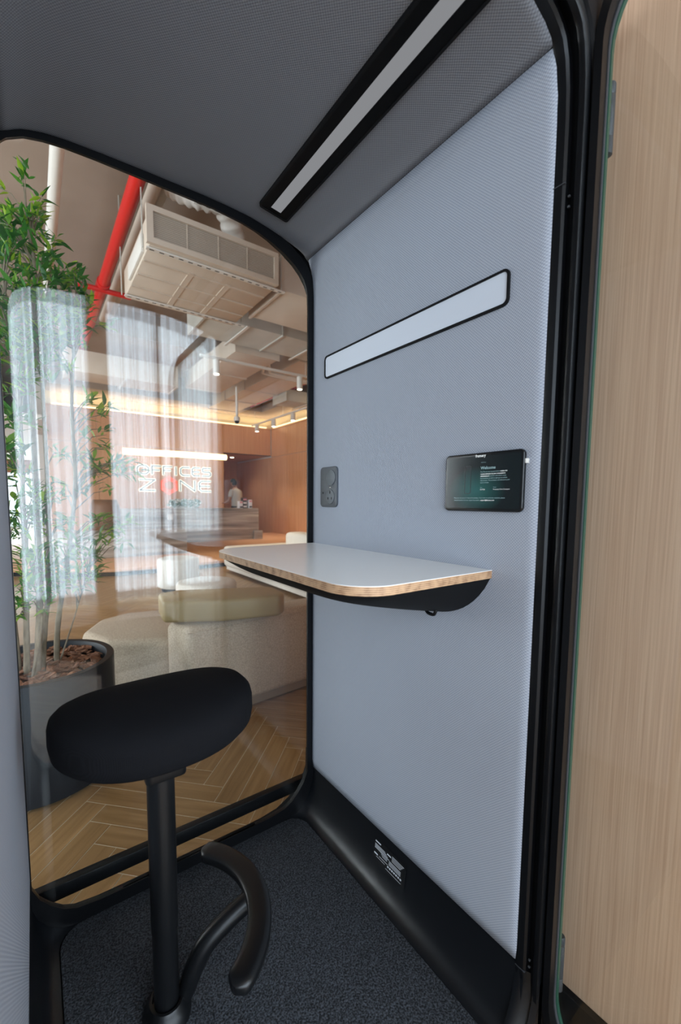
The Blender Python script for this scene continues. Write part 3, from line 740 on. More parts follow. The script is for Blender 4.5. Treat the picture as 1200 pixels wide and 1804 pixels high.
MB().lathe([(.0268, .075), (.0268, .281)], (px_, py_), 32).build('post_sleeve', m_st, st, smooth=True, angle=40)
MB().lathe([(.052, ZF), (.052, .078), (.044, .088), (.040, .098), (.0365, .104), (.031, .104), (.031, .096), (.027, .096)], (px_, py_), 40).build('base_collar', m_st, st, smooth=True, angle=40)
ad = math.radians(-8); dx_, dy_ = math.cos(ad), math.sin(ad)
arm = smooth_line([(px_+dx_*r_, py_+dy_*r_, z) for r_, z in ((.030, .072), (.045, .105), (.060, .145), (.088, .190), (.135, .225), (.196, .256))], 8)
MB().tube(arm, [.017+.005*min(1, i/14) for i in range(len(arm))], 16).build('footrest_arm', m_st, st, smooth=True, angle=60)
rows = []
RC = .214; fcx = px_-.007
sec = [(-.022, -.012), (-.024, -.006), (-.024, .007), (-.021, .012), (-.012, .0145), (.012, .0145), (.021, .012), (.024, .007), (.024, -.006), (.022, -.012), (.014, -.015), (-.014, -.015)]
K = 40
for i in range(K+1):
    t = i/K; a = math.radians(-66+(48+66)*t)
    e = min(t, 1-t)*RC*math.radians(120); s_ = math.sqrt(max(0, 1-(1-min(e/.022, 1))**2)) if e < .022 else 1
    s_ = max(s_, .25)
    rows.append([(fcx+(RC+o_*s_)*math.cos(a), py_+(RC+o_*s_)*math.sin(a), .270+zz*(.5+.5*s_)) for o_, zz in [(p*1.12, q_) for p, q_ in sec]])
MB().grid(rows, closed=True, caps=True).build('footrest', m_st, st, smooth=True, angle=50)

# ---- rating label on the cove skirting
def cove_pt(f, y, o=.001):
    t = PI/2*f; dx = .059*(1-math.cos(t))**.9; h = .159*(1-math.sin(t))**1.15
    return (XR+.0005-dx-o-.0008, y, ZF-.002+h+o*.4)
def cove_patch(name, f0, f1, y0, y1, m, parent, o=.001, K=5):
    rows = [[cove_pt(f0+(f1-f0)*k/K, y, o) for k in range(K+1)] for y in (y1, (y0+y1)/2, y0)]
    return MB().grid(rows).build(name, m, parent, smooth=True)
st_l = cove_patch('rating_label', .095, .37, .762, .895, mat('label_black', srgb(12, 13, 15), .45), booth, .0012, 8); st_l['label'] = 'black rating label with small white lettering on the skirting'
m_lw = mat('label_white', srgb(200, 204, 210), .6)
def lab(u0, u1, y0, y1): cove_patch('lettering', .095+.275*u0, .095+.275*u1, y0, y1, m_lw, st_l, .0017, 2)
lab(.10, .15, .866, .889)
for i in range(4): lab(.24+.05*i, .262+.05*i, .846-.006*i, .890)
for i in range(3): lab(.40+.055*i, .42+.055*i, .835, .865-.004*i)
lab(.60, .66, .874, .890); lab(.62, .64, .832, .868); lab(.72, .735, .842, .880)
lab(.20, .25, .822, .838)
for i in range(4): lab(.14+.06*i, .16+.06*i, .770+.004*i, .818)
for i in range(4): lab(.42+.05*i, .44+.05*i, .780, .828)
for i in range(7): lab(.66, .73, .826-.0085*i, .832-.0085*i)
lab(.84, .855, .775, .838)

# ================================================================== LOBBY OBJECTS
# sofa in front (seen from behind)
sofa = thing('sofa', 'large beige linen sofa seen from behind through the glass', 'sofa', (1.3, 2.7, 0))
def soft_prism(poly, z0, z1, name, m, parent, bev=.05, seg=4):
    return MB().prism(poly, z0, z1).build(name, m, parent, bevel=bev, seg=seg)
back_poly = [(.64, 2.15), (2.3, 2.29), (2.3, 2.44), (.72, 2.40), (.60, 2.36), (.56, 2.30)]
soft_prism(back_poly, .055, .555, 'backrest', m_linen, sofa, .035)
seat_poly = [(.20, 2.86), (.32, 3.10), (.50, 3.20), (.74, 3.16), (.92, 2.92), (1.05, 2.66), (2.3, 2.72), (2.3, 2.5), (.62, 2.42), (.30, 2.60)]
soft_prism(seat_poly, .09, .425, 'seat_cushion', m_linen, sofa, .045)
MB().prism([(.64, 2.17), (2.28, 2.31), (2.28, 2.66), (1.0, 2.6), (.7, 3.05), (.36, 2.85)], 0.012, .06).build('plinth', mat('sofa_base', srgb(150, 132, 112), .7), sofa)
for (x, y) in ((.72, 2.3), (2.2, 2.4), (2.2, 2.6), (.6, 2.95)):
    MB().box(x-.03, x+.03, y-.03, y+.03, 0, .013).build('foot', m_rub, sofa)
for z in (.524,):
    MB().tube([(.63, 2.1515, z), (1.4, 2.2135, z), (2.29, 2.285, z)], .004, 6).build('piping', m_linen, sofa)
cu = soft_prism([(.53, 2.25), (.80, 2.10), (1.11, 2.03), (1.17, 2.08), (1.19, 2.29), (.68, 2.50), (.56, 2.47)], .572, .692, 'headrest_cushion', m_olive, None, .022)
tag(cu, 'olive leather bolster cushion lying on top of the sofa back', 'cushion')
# sofa on the right, further back
s2_ = thing('sofa', 'white bouclé sofa along the right side beyond the booth table'.replace('é', 'e'), 'sofa', (3.3, 5.3, 0))
MB().box(2.64, 3.98, 3.4, 6.85, .10, .44).build('seat_cushion', m_boucle, s2_, bevel=.05, seg=3)
MB().box(3.62, 3.98, 3.4, 6.45, .40, .67).build('backrest', m_boucle, s2_, bevel=.07, seg=3)
MB().box(2.68, 3.9, 3.45, 6.8, .045, .10).build('plinth', m_boucle, s2_)
MB().box(2.80, 3.8, 3.6, 6.6, 0, .045).build('foot', m_rub, s2_)
# poufs
def pouf(x, y, r, h, lab_):
    p = thing('pouf', lab_, 'pouf', (x, y, 0), 'round white poufs')
    MB().lathe([(r*.9, .05), (r, .07), (r, h-.05), (r*.985, h-.02), (r*.93, h-.003), (r*.8, h+.006), (0.01, h+.012)], (x, y), 40).build('cushion', m_boucle, p, smooth=True, angle=60)
    MB().lathe([(r*.8, 0), (r*.8, .05)], (x, y), 32).build('plinth', m_rub, p, smooth=True)
pouf(1.58, 5.75, .27, .44, 'taller white pouf nearer the reception platform')
pouf(1.42, 4.15, .30, .40, 'lower wider white pouf just behind the olive cushion')

# planter and tree
pot = thing('potted_tree', 'tall leafy potted bamboo-like tree in a round grey planter', 'plant', (-.01, 2.2, 0))
PXc, PYc, PR = -.012, 2.205, .300
MB().lathe([(PR-.02, .0), (PR, .012), (PR, .50), (PR-.004, .505), (PR-.030, .505), (PR-.034, .50), (PR-.036, .30), (.02, .29)], (PXc, PYc), 64).build('pot', m_pot, pot, smooth=True, angle=40)
sb = []
for r_ in (0, .07, .14, .20, .245, .263):
    sb.append([(PXc+r_*math.cos(2*PI*j/36), PYc+r_*math.sin(2*PI*j/36), .452+.012*random.random()-(.02 if r_ > .25 else 0)) for j in range(36)])
MB().grid(sb, closed=True).build('soil', m_soil, pot, smooth=True)
chipm = []
for k in range(6):
    a, b, c_ = random.uniform(.020, .034), random.uniform(.010, .018), random.uniform(.003, .007)
    v = []; n = 7
    for s_ in (-1, 1):
        for i in range(n):
            t = 2*PI*i/n; rr = random.uniform(.75, 1.15); v.append((a*rr*math.cos(t), b*rr*math.sin(t), s_*c_*random.uniform(.6, 1.2)))
    f = [tuple(reversed(range(n))), tuple(range(n, 2*n))]+[(i, (i+1) % n, n+(i+1) % n, n+i) for i in range(n)]
    me = bpy.data.meshes.new('bark_chip'); me.from_pydata(v, [], f); me.materials.append(m_chip); chipm.append(me)
pinv = Matrix.Translation((.01, -2.2, 0))
for i in range(290):
    r_ = .252*math.sqrt(random.random()); t = random.uniform(0, 2*PI)
    o = bpy.data.objects.new('bark_chip', random.choice(chipm)); C.objects.link(o); o.parent = pot; o.matrix_parent_inverse = pinv
    o.location = (PXc+r_*math.cos(t), PYc+r_*math.sin(t), .466+random.uniform(0, .020)); o.rotation_euler = (random.uniform(-.5, .5), random.uniform(-.5, .5), random.uniform(0, 6.3))
stems = [
 [(-.055, 2.16, .45), (-.045, 2.17, .75), (-.035, 2.18, 1.2), (-.03, 2.2, 1.65), (-.06, 2.22, 2.1)],
 [(-.02, 2.15, .45), (.005, 2.17, .8), (.012, 2.2, 1.3), (.02, 2.22, 1.7), (.05, 2.25, 2.15), (.03, 2.25, 2.4)],
 [(.000, 2.19, .45), (.015, 2.2, .62), (.045, 2.22, .9), (.055, 2.23, 1.3), (.06, 2.25, 1.8), (.11, 2.3, 2.25)],
 [(.055, 2.23, .45), (.07, 2.24, .66), (.12, 2.26, .95), (.165, 2.27, 1.3), (.165, 2.28, 1.65), (.20, 2.3, 2.05), (.24, 2.3, 2.25)],
 [(.065, 2.24, .46), (.14, 2.26, .68), (.20, 2.28, .88)],
 [(-.035, 2.14, .46), (.01, 2.15, .72), (-.02, 2.16, .95), (-.05, 2.16, 1.25)],
 [(-.08, 2.2, .46), (-.10, 2.2, 1.0), (-.14, 2.2, 1.6), (-.16, 2.2, 2.2)],
]
rad = [.013, .015, .013, .0125, .004, .006, .010]
smp = []
for s_, r_ in zip(stems, rad):
    L_ = smooth_line(s_, 8); n = len(L_)
    MB().tube(L_, [r_*(1-.6*i/(n-1))*(1+.06*math.sin(i*1.7)) for i in range(n)], 8).build('stem', m_stem, pot, smooth=True, angle=80)
    smp += [p for p in L_ if p.z > .7]
lfm = []
for k in range(4):
    Ln, Wd = 1.0, .105+.02*k; cvd = .10+.08*k
    v = []; f = []
    for i, (t, wv) in enumerate(((0, .08), (.18, .75), (.42, 1.0), (.72, .6), (1.0, 0))):
        zz = -cvd*t*t
        if wv == 0: v.append((t, 0, zz))
        else: v += [(t, -Wd*wv, zz+.03*wv), (t, 0, zz), (t, Wd*wv, zz+.03*wv)]
    for i in range(3): a = i*3; f += [(a, a+1, a+4, a+3), (a+1, a+2, a+5, a+4)]
    f += [(9, 10, 12), (10, 11, 12)]
    me = bpy.data.meshes.new('leaf'); me.from_pydata(v, [], f); me.materials.append(m_leaf)
    for p in me.polygons: p.use_smooth = True
    lfm.append(me)
leaves = []; tw = MB()
def clump(c, n, spread, ln):
    c = Vector(c); s_ = min(smp, key=lambda p: (p-c).length+abs(p.z-(c.z-.12))*.8)
    mid = s_.lerp(c, .55)+Vector((0, 0, .03))
    tw.tube([s_, mid, c], [.0032, .0022, .0012], 5)
    d0 = (c-s_).normalized()
    for i in range(n):
        t = random.random(); base = mid.lerp(c, t**.6)+Vector([random.uniform(-1, 1)*spread*.25 for _ in range(3)])
        d = (d0*.6+Vector((random.uniform(-1, 1), random.uniform(-1, 1), random.uniform(-.75, .75)))).normalized()
        leaves.append((base, d, ln*random.uniform(.65, 1.2)))
def region(cx_, cy_, cz, rx, ry, rz, n, nl, ln=.075):
    for _ in range(n):
        while True:
            a, b, c_ = [random.uniform(-1, 1) for _ in range(3)]
            if a*a+b*b+c_*c_ < 1: break
        clump((cx_+a*rx, cy_+b*ry, cz+c_*rz), nl, .06, ln)
region(.02, 2.22, 2.05, .24, .20, .34, 150, 8, .062)
region(.10, 2.25, 2.02, .24, .15, .18, 60, 8, .062)
region(.03, 2.25, 2.42, .12, .12, .14, 20, 7, .055)
region(-.08, 2.2, 1.55, .14, .14, .35, 36, 6)
region(.28, 2.32, 1.50, .10, .10, .26, 16, 6, .07)
region(.38, 2.34, 1.38, .16, .10, .07, 12, 7, .07)
region(.30, 2.32, 1.08, .13, .10, .10, 14, 7, .07)
region(.0, 2.16, 1.12, .14, .10, .22, 50, 7, .06)
region(.12, 2.24, .90, .15, .10, .12, 46, 6, .065)
region(-.02, 2.12, .85, .07, .08, .16, 30, 6, .06)
region(.10, 2.24, 1.30, .16, .10, .2, 12, 5, .06)
tw.build('twigs', m_stem, pot, smooth=True, angle=80, kind='stuff')
def leaf_m(b, d, ln):
    x = d; up = Vector((random.uniform(-.4, .4), random.uniform(-.4, .4), 1)); y = up.cross(x).normalized(); z = x.cross(y)
    return Matrix(((x.x*ln, y.x*ln, z.x*ln, b.x), (x.y*ln, y.y*ln, z.y*ln, b.y), (x.z*ln, y.z*ln, z.z*ln, b.z), (0, 0, 0, 1)))
camp = Vector((0, 0, 1.22))
leaves.sort(key=lambda l: -l[2]/((l[0]-camp).length)*(1 if l[0].x > -.09 else .01))
for b, d, ln in leaves[:300]:
    o = bpy.data.objects.new('leaf', random.choice(lfm)); C.objects.link(o); o.parent = pot; o.matrix_parent_inverse = pinv; o.matrix_basis = leaf_m(b, d, ln)
lv = MB()
for b, d, ln in leaves[300:]:
    mt = leaf_m(b, d, ln); me = random.choice(lfm); n = len(lv.v)
    lv.v += [tuple(mt @ v.co) for v in me.vertices]; lv.f += [tuple(n+i for i in p.vertices) for p in me.polygons]
lv.build('foliage', m_leaf, pot, smooth=True, angle=180, kind='stuff')

# reception desk
dk = thing('reception_desk', 'long reception counter of grey striped travertine on the platform', 'desk', (3.3, 11.2, .12))
MB().box(1.25, 5.33, 11.0, 11.75, .12, 1.0).build('counter', m_stone, dk, bevel=.012)
MB().box(1.30, 5.36, 11.02, 11.72, .121, .19).build('recess', m_rub, dk)
MB().box(5.15, 5.42, 10.93, 11.0, .122, .36).build('foot_block', m_stone, dk, bevel=.01)
MB().box(2.78, 2.92, 10.985, 11.0, .72, .86).build('plaque', m_white, dk)
lb = MB().box(.15, 2.6, 8.75, 9.25, .12, .62).build('stone_bench', m_stone, None, bevel=.015); tag(lb, 'low pale stone bench at the front of the platform', 'bench')
ch = thing('lounge_chair', 'brown round-backed chair behind the low stone bench', 'chair', (1.2, 9.6, .12))
m_br = mat('brown_leather', srgb(116, 76, 50), .5)
rows = []
for z, r_ in ((.5, .26), (.8, .29), (1.1, .27), (1.22, .22)):
    rows.append([(1.22+r_*math.cos(PI*(1.0+k/16)), 9.75-r_*math.sin(PI*(1.0+k/16))*-1, z) for k in range(17)])
o = MB().grid(rows).build('backrest', m_br, ch, smooth=True, angle=80); so = o.modifiers.new('t', 'SOLIDIFY'); so.thickness = .05
MB().lathe([(.2, .46), (.27, .48), (.27, .56), (.2, .6)], (1.22, 9.75), 24).build('seat', m_br, ch, smooth=True)
for a in range(4): MB().tube([(1.22+.2*math.cos(PI/4+a*PI/2), 9.75+.2*math.sin(PI/4+a*PI/2), .12), (1.22+.15*math.cos(PI/4+a*PI/2), 9.75+.15*math.sin(PI/4+a*PI/2), .48)], .018, 8).build('leg', m_blk, ch)
# flowers on the desk
fl = thing('flower_planter', 'low white planter with green and white flowers on the reception desk', 'planter', (3.3, 11.3, 1.0))
MB().box(2.98, 3.66, 11.2, 11.4, 1.0, 1.06).build('trough', m_white, fl, bevel=.006)
m_fl = mat('petal_white', srgb(236, 236, 228), .7); m_gr = mat('dull_green', srgb(74, 112, 72), .7)
g = MB(); f_ = MB()
for i in range(220):
    x, y, z = random.uniform(2.92, 3.72), random.uniform(11.15, 11.45), 1.06+random.random()**1.5*.17
    a, b = random.uniform(0, 6.3), random.uniform(-.5, .9); s_ = random.uniform(.03, .07)
    dv = Vector((math.cos(a)*math.cos(b), math.sin(a)*math.cos(b), math.sin(b)))
    (g if i % 3 else f_).obox((x, y, z), dv*s_, dv.orthogonal().normalized()*s_*.4, dv.cross(dv.orthogonal()).normalized()*.006)
g.build('foliage', m_gr, fl, kind='stuff'); f_.build('blossoms', m_fl, fl, kind='stuff')
# brochure stack holders on the desk
m_bl = mat('brochure_white', srgb(235, 233, 238), .6); m_pk = mat('brochure_pink', srgb(220, 150, 160), .6); m_dk = mat('brochure_dark', srgb(60, 58, 64), .6)
bro = [(4.84, 11.20, .10, 1.0, 1.20, m_bl, 'white boxed leaflets, left of the stacks on the desk'), (4.98, 11.25, .12, 1.0, 1.30, m_dk, 'dark boxed leaflets, middle of the stacks on the desk'), (5.14, 11.22, .10, 1.0, 1.24, m_bl, 'white boxed leaflets, right of the stacks on the desk')]
for x, y, w_, z0, z1, mm, lb_ in bro:
    t_ = thing('leaflet_rack', lb_, 'leaflets', (x, y, z0), 'leaflet racks on the reception desk')
    MB().box(x-w_/2, x+w_/2, y-.08, y+.08, z0, z1).build('holder', mm, t_, bevel=.003)
    for k in range(3):
        zz = z0+(z1-z0)*(k+.5)/3
        MB().box(x-w_/2+.01, x+w_/2-.01, y-.088, y-.08, zz-.022, zz+.022).build('leaflet', (m_dk, m_bl, m_pk)[k] if mm is not m_dk else (m_bl, m_bl, m_pk)[k], t_)
# person behind the desk
def person(px, py, z0):
    t = thing('person', 'dark-haired person in a pale grey T-shirt standing behind the reception desk', 'person', (px, py, z0))
    ang = math.radians(115)      # facing away to the left, head bent down
    fx, fy = math.cos(ang), math.sin(ang); rx, ry = fy, -fx
    def P(r_, f_, z): return (px+rx*r_+fx*f_, py+ry*r_+fy*f_, z0+z)
    pts = []; ed = []; rd = []
    def add(p, r_, par=None):
        pts.append(P(*p)); rd.append(r_); i = len(pts)-1
        if par is not None: ed.append((par, i))
        return i
    pel = add((0, 0, .92), .135); wa = add((0, .01, 1.06), .125, pel); chs = add((0, .03, 1.25), .145, wa); ut = add((0, .04, 1.38), .13, chs); nk = add((0, .06, 1.47), .055, ut); hd_ = add((0, .10, 1.53), .052, nk)
    for s_ in (-1, 1):
        hp = add((s_*.09, 0, .86), .095, pel); kn = add((s_*.10, .01, .48), .062, hp); an_ = add((s_*.10, -.02, .09), .042, kn); add((s_*.11, .10, .035), .036, an_)
        sh = add((s_*.17, .04, 1.38), .062, ut); el = add((s_*.24, .06, 1.11), .044, sh); wr = add((s_*.16, .30, 1.04), .030, el); add((s_*.14, .37, 1.03), .030, wr)
    me = bpy.data.meshes.new('body'); me.from_pydata(pts, ed, []); o = bpy.data.objects.new('body', me); C.objects.link(o)
    o.parent = t; o.matrix_parent_inverse = Matrix.Translation(-t.location)
    me.materials.append(mat('skin_tone', srgb(150, 100, 76), .6))
    sk_ = o.modifiers.new('s', 'SKIN')
    for i, v in enumerate(me.skin_vertices[0].data): v.radius = (rd[i], rd[i]*(.78 if i < 4 else 1)); v.use_root = (i == 0)
    sb_ = o.modifiers.new('u', 'SUBSURF'); sb_.levels = 2; sb_.render_levels = 2
    # head, nose, ears
    hc = Vector(P(0, .125, 1.64)); rows = []
    for k in range(13):
        ph = -PI/2+PI*k/12; row = []
        for j in range(20):
            th = 2*PI*j/20; a = math.cos(ph)*math.cos(th); b = math.cos(ph)*math.sin(th); c_ = math.sin(ph)
            jaw = 1-.22*max(0, -c_)
            row.append(tuple(hc+Vector((rx, ry, 0))*a*.076*jaw+Vector((fx, fy, -.35)).normalized()*b*.098+Vector((fx*.35, fy*.35, 1)).normalized()*c_*.118))
        rows.append(row)
    MB().grid(rows, closed=True).build('head', MATS['skin_tone'], t, smooth=True, angle=80)
    MB().tube([P(0, .215, 1.63), P(0, .235, 1.60), P(0, .215, 1.59)], [.008, .014, .010], 8).build('nose', MATS['skin_tone'], t, smooth=True)
    for s_ in (-1, 1):
        MB().tube([P(s_*.076, .115, 1.65), P(s_*.086, .105, 1.63), P(s_*.078, .11, 1.605)], [.010, .016, .008], 8).build('ear', MATS['skin_tone'], t, smooth=True)
        MB().tube([P(s_*.03, .205, 1.645), P(s_*.03, .212, 1.642)], .009, 8).build('eye', m_dark, t)
        base = Vector(P(s_*.14, .38, 1.03))
        for q_ in range(4):
            a0 = base+Vector((rx, ry, 0))*(q_-1.5)*.016; ln = (.06, .07, .066, .052)[q_]
            MB().tube([a0, a0+Vector((fx*ln*.6, fy*ln*.6, -.006)), a0+Vector((fx*ln, fy*ln, -.03))], [.009, .008, .006], 6).build('finger', MATS['skin_tone'], t, smooth=True)
        MB().tube([Vector(P(s_*.12, .36, 1.03)), Vector(P(s_*.10, .40, 1.02))], [.010, .007], 6).build('thumb', MATS['skin_tone'], t, smooth=True)
    MB().tube([P(-.02, .205, 1.575), P(.02, .205, 1.575)], .005, 6).build('mouth', mat('lips', srgb(130, 72, 64), .5), t)
    # hair cap
    rows = []
    for k in range(9):
        row = []
        for j in range(24):
            th = 2*PI*j/24; f0_ = min(max((math.sin(th)+.1)/.6, 0), 1); p0 = -.85*(1-f0_)+.28*f0_; ph = p0+(PI/2-p0)*k/8; a = math.cos(ph)*math.cos(th); b = math.cos(ph)*math.sin(th); c_ = math.sin(ph)
            drop = 0
            row.append(tuple(hc+Vector((rx, ry, 0))*a*.086+Vector((fx, fy, -.35)).normalized()*(b*.106-.006)+Vector((fx*.35, fy*.35, 1)).normalized()*(c_*.130+drop)))
        rows.append(row)
    MB().grid(rows, closed=True).build('hair', mat('hair_dark', srgb(20, 17, 15), .9, spec=.05), t, smooth=True, angle=80)
    # T-shirt: torso shell and sleeves
    def ell(z, r_, f_, cf): return [P(r_*math.cos(2*PI*j/28), cf+f_*math.sin(2*PI*j/28), z) for j in range(28)]
    MB().grid([ell(.88, .185, .135, .0), ell(.98, .178, .130, .01), ell(1.10, .170, .125, .015), ell(1.25, .190, .138, .03), ell(1.36, .205, .125, .04), ell(1.42, .175, .10, .045), ell(1.455, .095, .075, .055), ell(1.475, .068, .064, .06)], closed=True).build('t_shirt', mat('shirt_grey', srgb(172, 168, 164), .9), t, smooth=True, angle=80)
    for s_ in (-1, 1):
        MB().tube([P(s_*.14, .04, 1.395), P(s_*.19, .045, 1.33), P(s_*.222, .052, 1.20)], [.075, .072, .066], 14, cap=False).build('sleeve', MATS['shirt_grey'], t, smooth=True)
        MB().tube([P(s_*.09, 0, .93), P(s_*.10, .01, .48), P(s_*.10, -.02, .10)], [.11, .085, .065], 14).build('trouser_leg', mat('trousers', srgb(40, 42, 50), .9), t, smooth=True)
        MB().tube([P(s_*.10, -.05, .05), P(s_*.105, .06, .05), P(s_*.11, .15, .04)], [.042, .045, .032], 10, flat=1).build('shoe', m_rub, t, smooth=True)
person(5.10, 12.05, .12)

# illuminated sign
sg = thing('wall_sign', 'backlit sign reading OFFICES ZONE with a red hexagonal O', 'sign', (3.56, YB, 1.85))
YS = YB-.03
LET = {
 'O': [[(.25, 0), (.75, 0), (1, .25), (1, .75), (.75, 1), (.25, 1), (0, .75), (0, .25), (.25, 0)]],
 'F': [[(0, 0), (0, 1), (1, 1)], [(0, .52), (.85, .52)]], 'I': [[(.5, 0), (.5, 1)]],
 'C': [[(1, 0), (.25, 0), (0, .2), (0, .8), (.25, 1), (1, 1)]], 'E': [[(1, 0), (.2, 0), (0, .2), (0, .8), (.2, 1), (1, 1)], [(0, .5), (.9, .5)]],
 'S': [[(0, 0), (.85, 0), (1, .12), (1, .4), (.85, .52), (.15, .52), (0, .62), (0, .88), (.15, 1), (1, 1)]],
 'Z': [[(0, 1), (1, 1), (0, 0), (1, 0)]], 'N': [[(0, 0), (0, 1), (1, 0), (1, 1)]],
}
def letter(chr_, x, z, w_, h, red=False):
    halo = MB(); face = MB()
    for st_ in LET[chr_]:
        P_ = [(x+a*w_, z+b*h) for a, b in st_]
        for (a, b), (c_, d) in zip(P_, P_[1:]):
            e = Vector((c_-a, d-b)).normalized()*.02
            halo.bar((a-e.x, YS+.012, b-e.y), (c_+e.x, YS+.012, d+e.y), .022, .074, up=(0, 0, 1) if abs(c_-a) > 1e-6 else (1, 0, 0))
            face.bar((a-e.x*.4, YS-.006, b-e.y*.4), (c_+e.x*.4, YS-.006, d+e.y*.4), .014, .030, up=(0, 0, 1) if abs(c_-a) > 1e-6 else (1, 0, 0))
    h_ = halo.build('letter', m_redglow if red else m_halo, sg)
    if not red: face.build('letter_face', m_signface, h_)
xs_ = [(2.48, .30, 'O'), (2.88, .24, 'F'), (3.20, .24, 'F'), (3.52, .08, 'I'), (3.70, .26, 'C'), (4.05, .23, 'E'), (4.37, .25, 'S')]
for x, w_, c_ in xs_: letter(c_, x, 1.97, w_, .24)
for x, w_, c_ in ((2.53, .42, 'Z'), (3.68, .44, 'N'), (4.26, .36, 'E')): letter(c_, x, 1.50, w_, .31)
hx = [(3.36+.27*math.cos(PI/6+i*PI/3), 1.655+.27*math.sin(PI/6+i*PI/3)) for i in range(6)]
hi_ = [(3.36+.16*math.cos(PI/6+i*PI/3), 1.655+.16*math.sin(PI/6+i*PI/3)) for i in range(6)]
MB().ring(hx, hi_, YS-.012, YS+.02, 'y').build('letter', m_redglow, sg, bevel=.004, label='glowing red hexagonal ring O')

# pendant tube lamp over the sign
pt = thing('pendant_lamp', 'long horizontal glowing tube lamp hanging above the sign', 'lamp', (3.6, 12.5, 2.56))
MB().tube([(2.05, 12.5, 2.53), (3.5, 12.5, 2.545), (4.96, 12.5, 2.545)], .085, 16).build('tube', m_tube, pt, smooth=True, angle=50)
for x in (2.3, 4.7): MB().tube([(x, 12.5, 2.6), (x, 12.5, CEIL)], .004, 6).build('cable', m_white, pt)
# downlight in the passage, soffit downlights
def downlight(x, y, z, lab_, grp, r=.08, e=40):
    t = thing('downlight', lab_, 'light', (x, y, z), grp)
    MB().lathe([(r, z-.012), (r*1.15, z-.006), (r*1.15, z)], (x, y), 20).build('trim_ring', m_white, t); MB().lathe([(r*.85, z-.016), (r*.85, z-.012)], (x, y), 16).build('lens', m_spot, t)
    l = bpy.data.lights.new('downlight', 'SPOT'); l.energy = e; l.color = (1, .82, .62); l.spot_size = 2.2; l.spot_blend = .8; l.shadow_soft_size = .06
    o = bpy.data.objects.new('downlight_beam', l); C.objects.link(o); o.location = (x, y, z-.03); o.parent = t; o.matrix_parent_inverse = Matrix.Translation(-t.location)
downlight(5.85, 14.2, 2.75, 'round downlight in the ceiling of the wood passage', 'recessed downlights')
for i, (y, l_) in enumerate(((13.4, 'nearest round downlight in the far left white soffit'), (15.0, 'middle round downlight in the far left white soffit'), (18.5, 'farthest round downlight in the far left white soffit'))):
    downlight(-.33-.02*i, y, 2.85, l_, 'recessed downlights', .09)
# track spots
tr = thing('track_rail', 'white lighting track running across the lobby ceiling', 'track', (3.5, 7.0, 3.6))
MB().box(2.35, 6.7, 6.98, 7.02, 3.58, 3.62).build('rail', m_white, tr)
for x in (2.6, 4.4, 6.2): MB().tube([(x, 7, 3.62), (x, 7, CEIL)], .005, 6).build('rod', m_white, tr)
tr2 = thing('track_rail', 'white lighting track running along the right wall', 'track', (5.8, 10.5, 3.6))
MB().box(5.78, 5.82, 8.2, 12.4, 3.56, 3.60).build('rail', m_white, tr2)
for y in (8.6, 10.4, 12.2): MB().tube([(5.8, y, 3.6), (5.8, y, CEIL)], .005, 6).build('rod', m_white, tr2)
def spot(x, y, z0, z1, r, lab_):
    t = thing('track_spot', lab_, 'spotlight', (x, y, z1), 'white cylinder track spots')
    MB().lathe([(r*.3, z1), (r, z1-.01), (r, z0), (r*.85, z0)], (x, y), 20).build('can', m_white, t, smooth=True, angle=40)
    MB().lathe([(r*.8, z0-.004), (r*.8, z0+.004)], (x, y), 16).build('lens', m_spot, t)
    l = bpy.data.lights.new('spot', 'SPOT'); l.energy = 120; l.color = (1, .85, .66); l.spot_size = 1.2; l.spot_blend = .6; l.shadow_soft_size = .05
    o = bpy.data.objects.new('spot_beam', l); C.objects.link(o); o.location = (x, y, z0-.02); o.parent = t; o.matrix_parent_inverse = Matrix.Translation(-t.location)
spot(2.63, 7.0, 3.34, 3.58, .055, 'white cylinder spot nearest the booth, on the left of its track')
spot(4.27, 7.0, 3.34, 3.58, .055, 'white cylinder spot on the right of the cross track')
spot(5.8, 12.05, 3.36, 3.56, .065, 'white cylinder spot nearest the far wall corner')
spot(5.8, 10.95, 3.36, 3.56, .065, 'white cylinder spot in the middle of the right-hand track')
spot(5.8, 9.85, 3.36, 3.56, .065, 'white cylinder spot nearest on the right-hand track')
cc = thing('ceiling_camera', 'small white dome camera hanging on a rod from the ceiling', 'camera', (3.84, 9.0, 3.0))
MB().tube([(3.84, 9, 3.08), (3.84, 9, CEIL)], .028, 10).build('rod', m_white, cc, smooth=True)
MB().lathe([(.03, 3.10), (.065, 3.09), (.07, 3.02), (.06, 3.0)], (3.84, 9), 20).build('housing', m_white, cc, smooth=True, angle=40)
MB().lathe([(.055, 3.0), (.045, 2.96), (.02, 2.94)], (3.84, 9), 16).build('dome', m_blk, cc, smooth=True)

# air-conditioning unit
ac = thing('air_conditioner', 'boxy beige ceiling air conditioning unit with a wide mesh grille', 'air conditioner', (1.6, 4.9, 3.55))
AX0, AX1, AY0, AY1, AZ0, AZ1 = .98, 2.30, 4.22, 5.50, 3.56, 3.86
MB().box(AX0, AX1, AY0+.03, AY1, AZ0, AZ1).build('casing', m_duct, ac, bevel=.008)
MB().box(AX0-.03, AX0, AY0+.25, AY0+.9, AZ0+.03, AZ0+.2).build('side_box', m_white, ac, bevel=.006)
fr_ = [(AX0-.03, AZ0), (AX1, AZ0), (AX1, AZ1+.03), (AX0-.03, AZ1+.03)]; fi = [(AX0+.03, AZ0+.05), (AX1-.05, AZ0+.05), (AX1-.05, AZ1-.02), (AX0+.03, AZ1-.02)]
MB().ring(fr_, fi, AY0-.01, AY0+.03, 'y').build('grille_frame', m_duct, ac)
gm = mat('filter_mesh', srgb(158, 148, 136), .8)
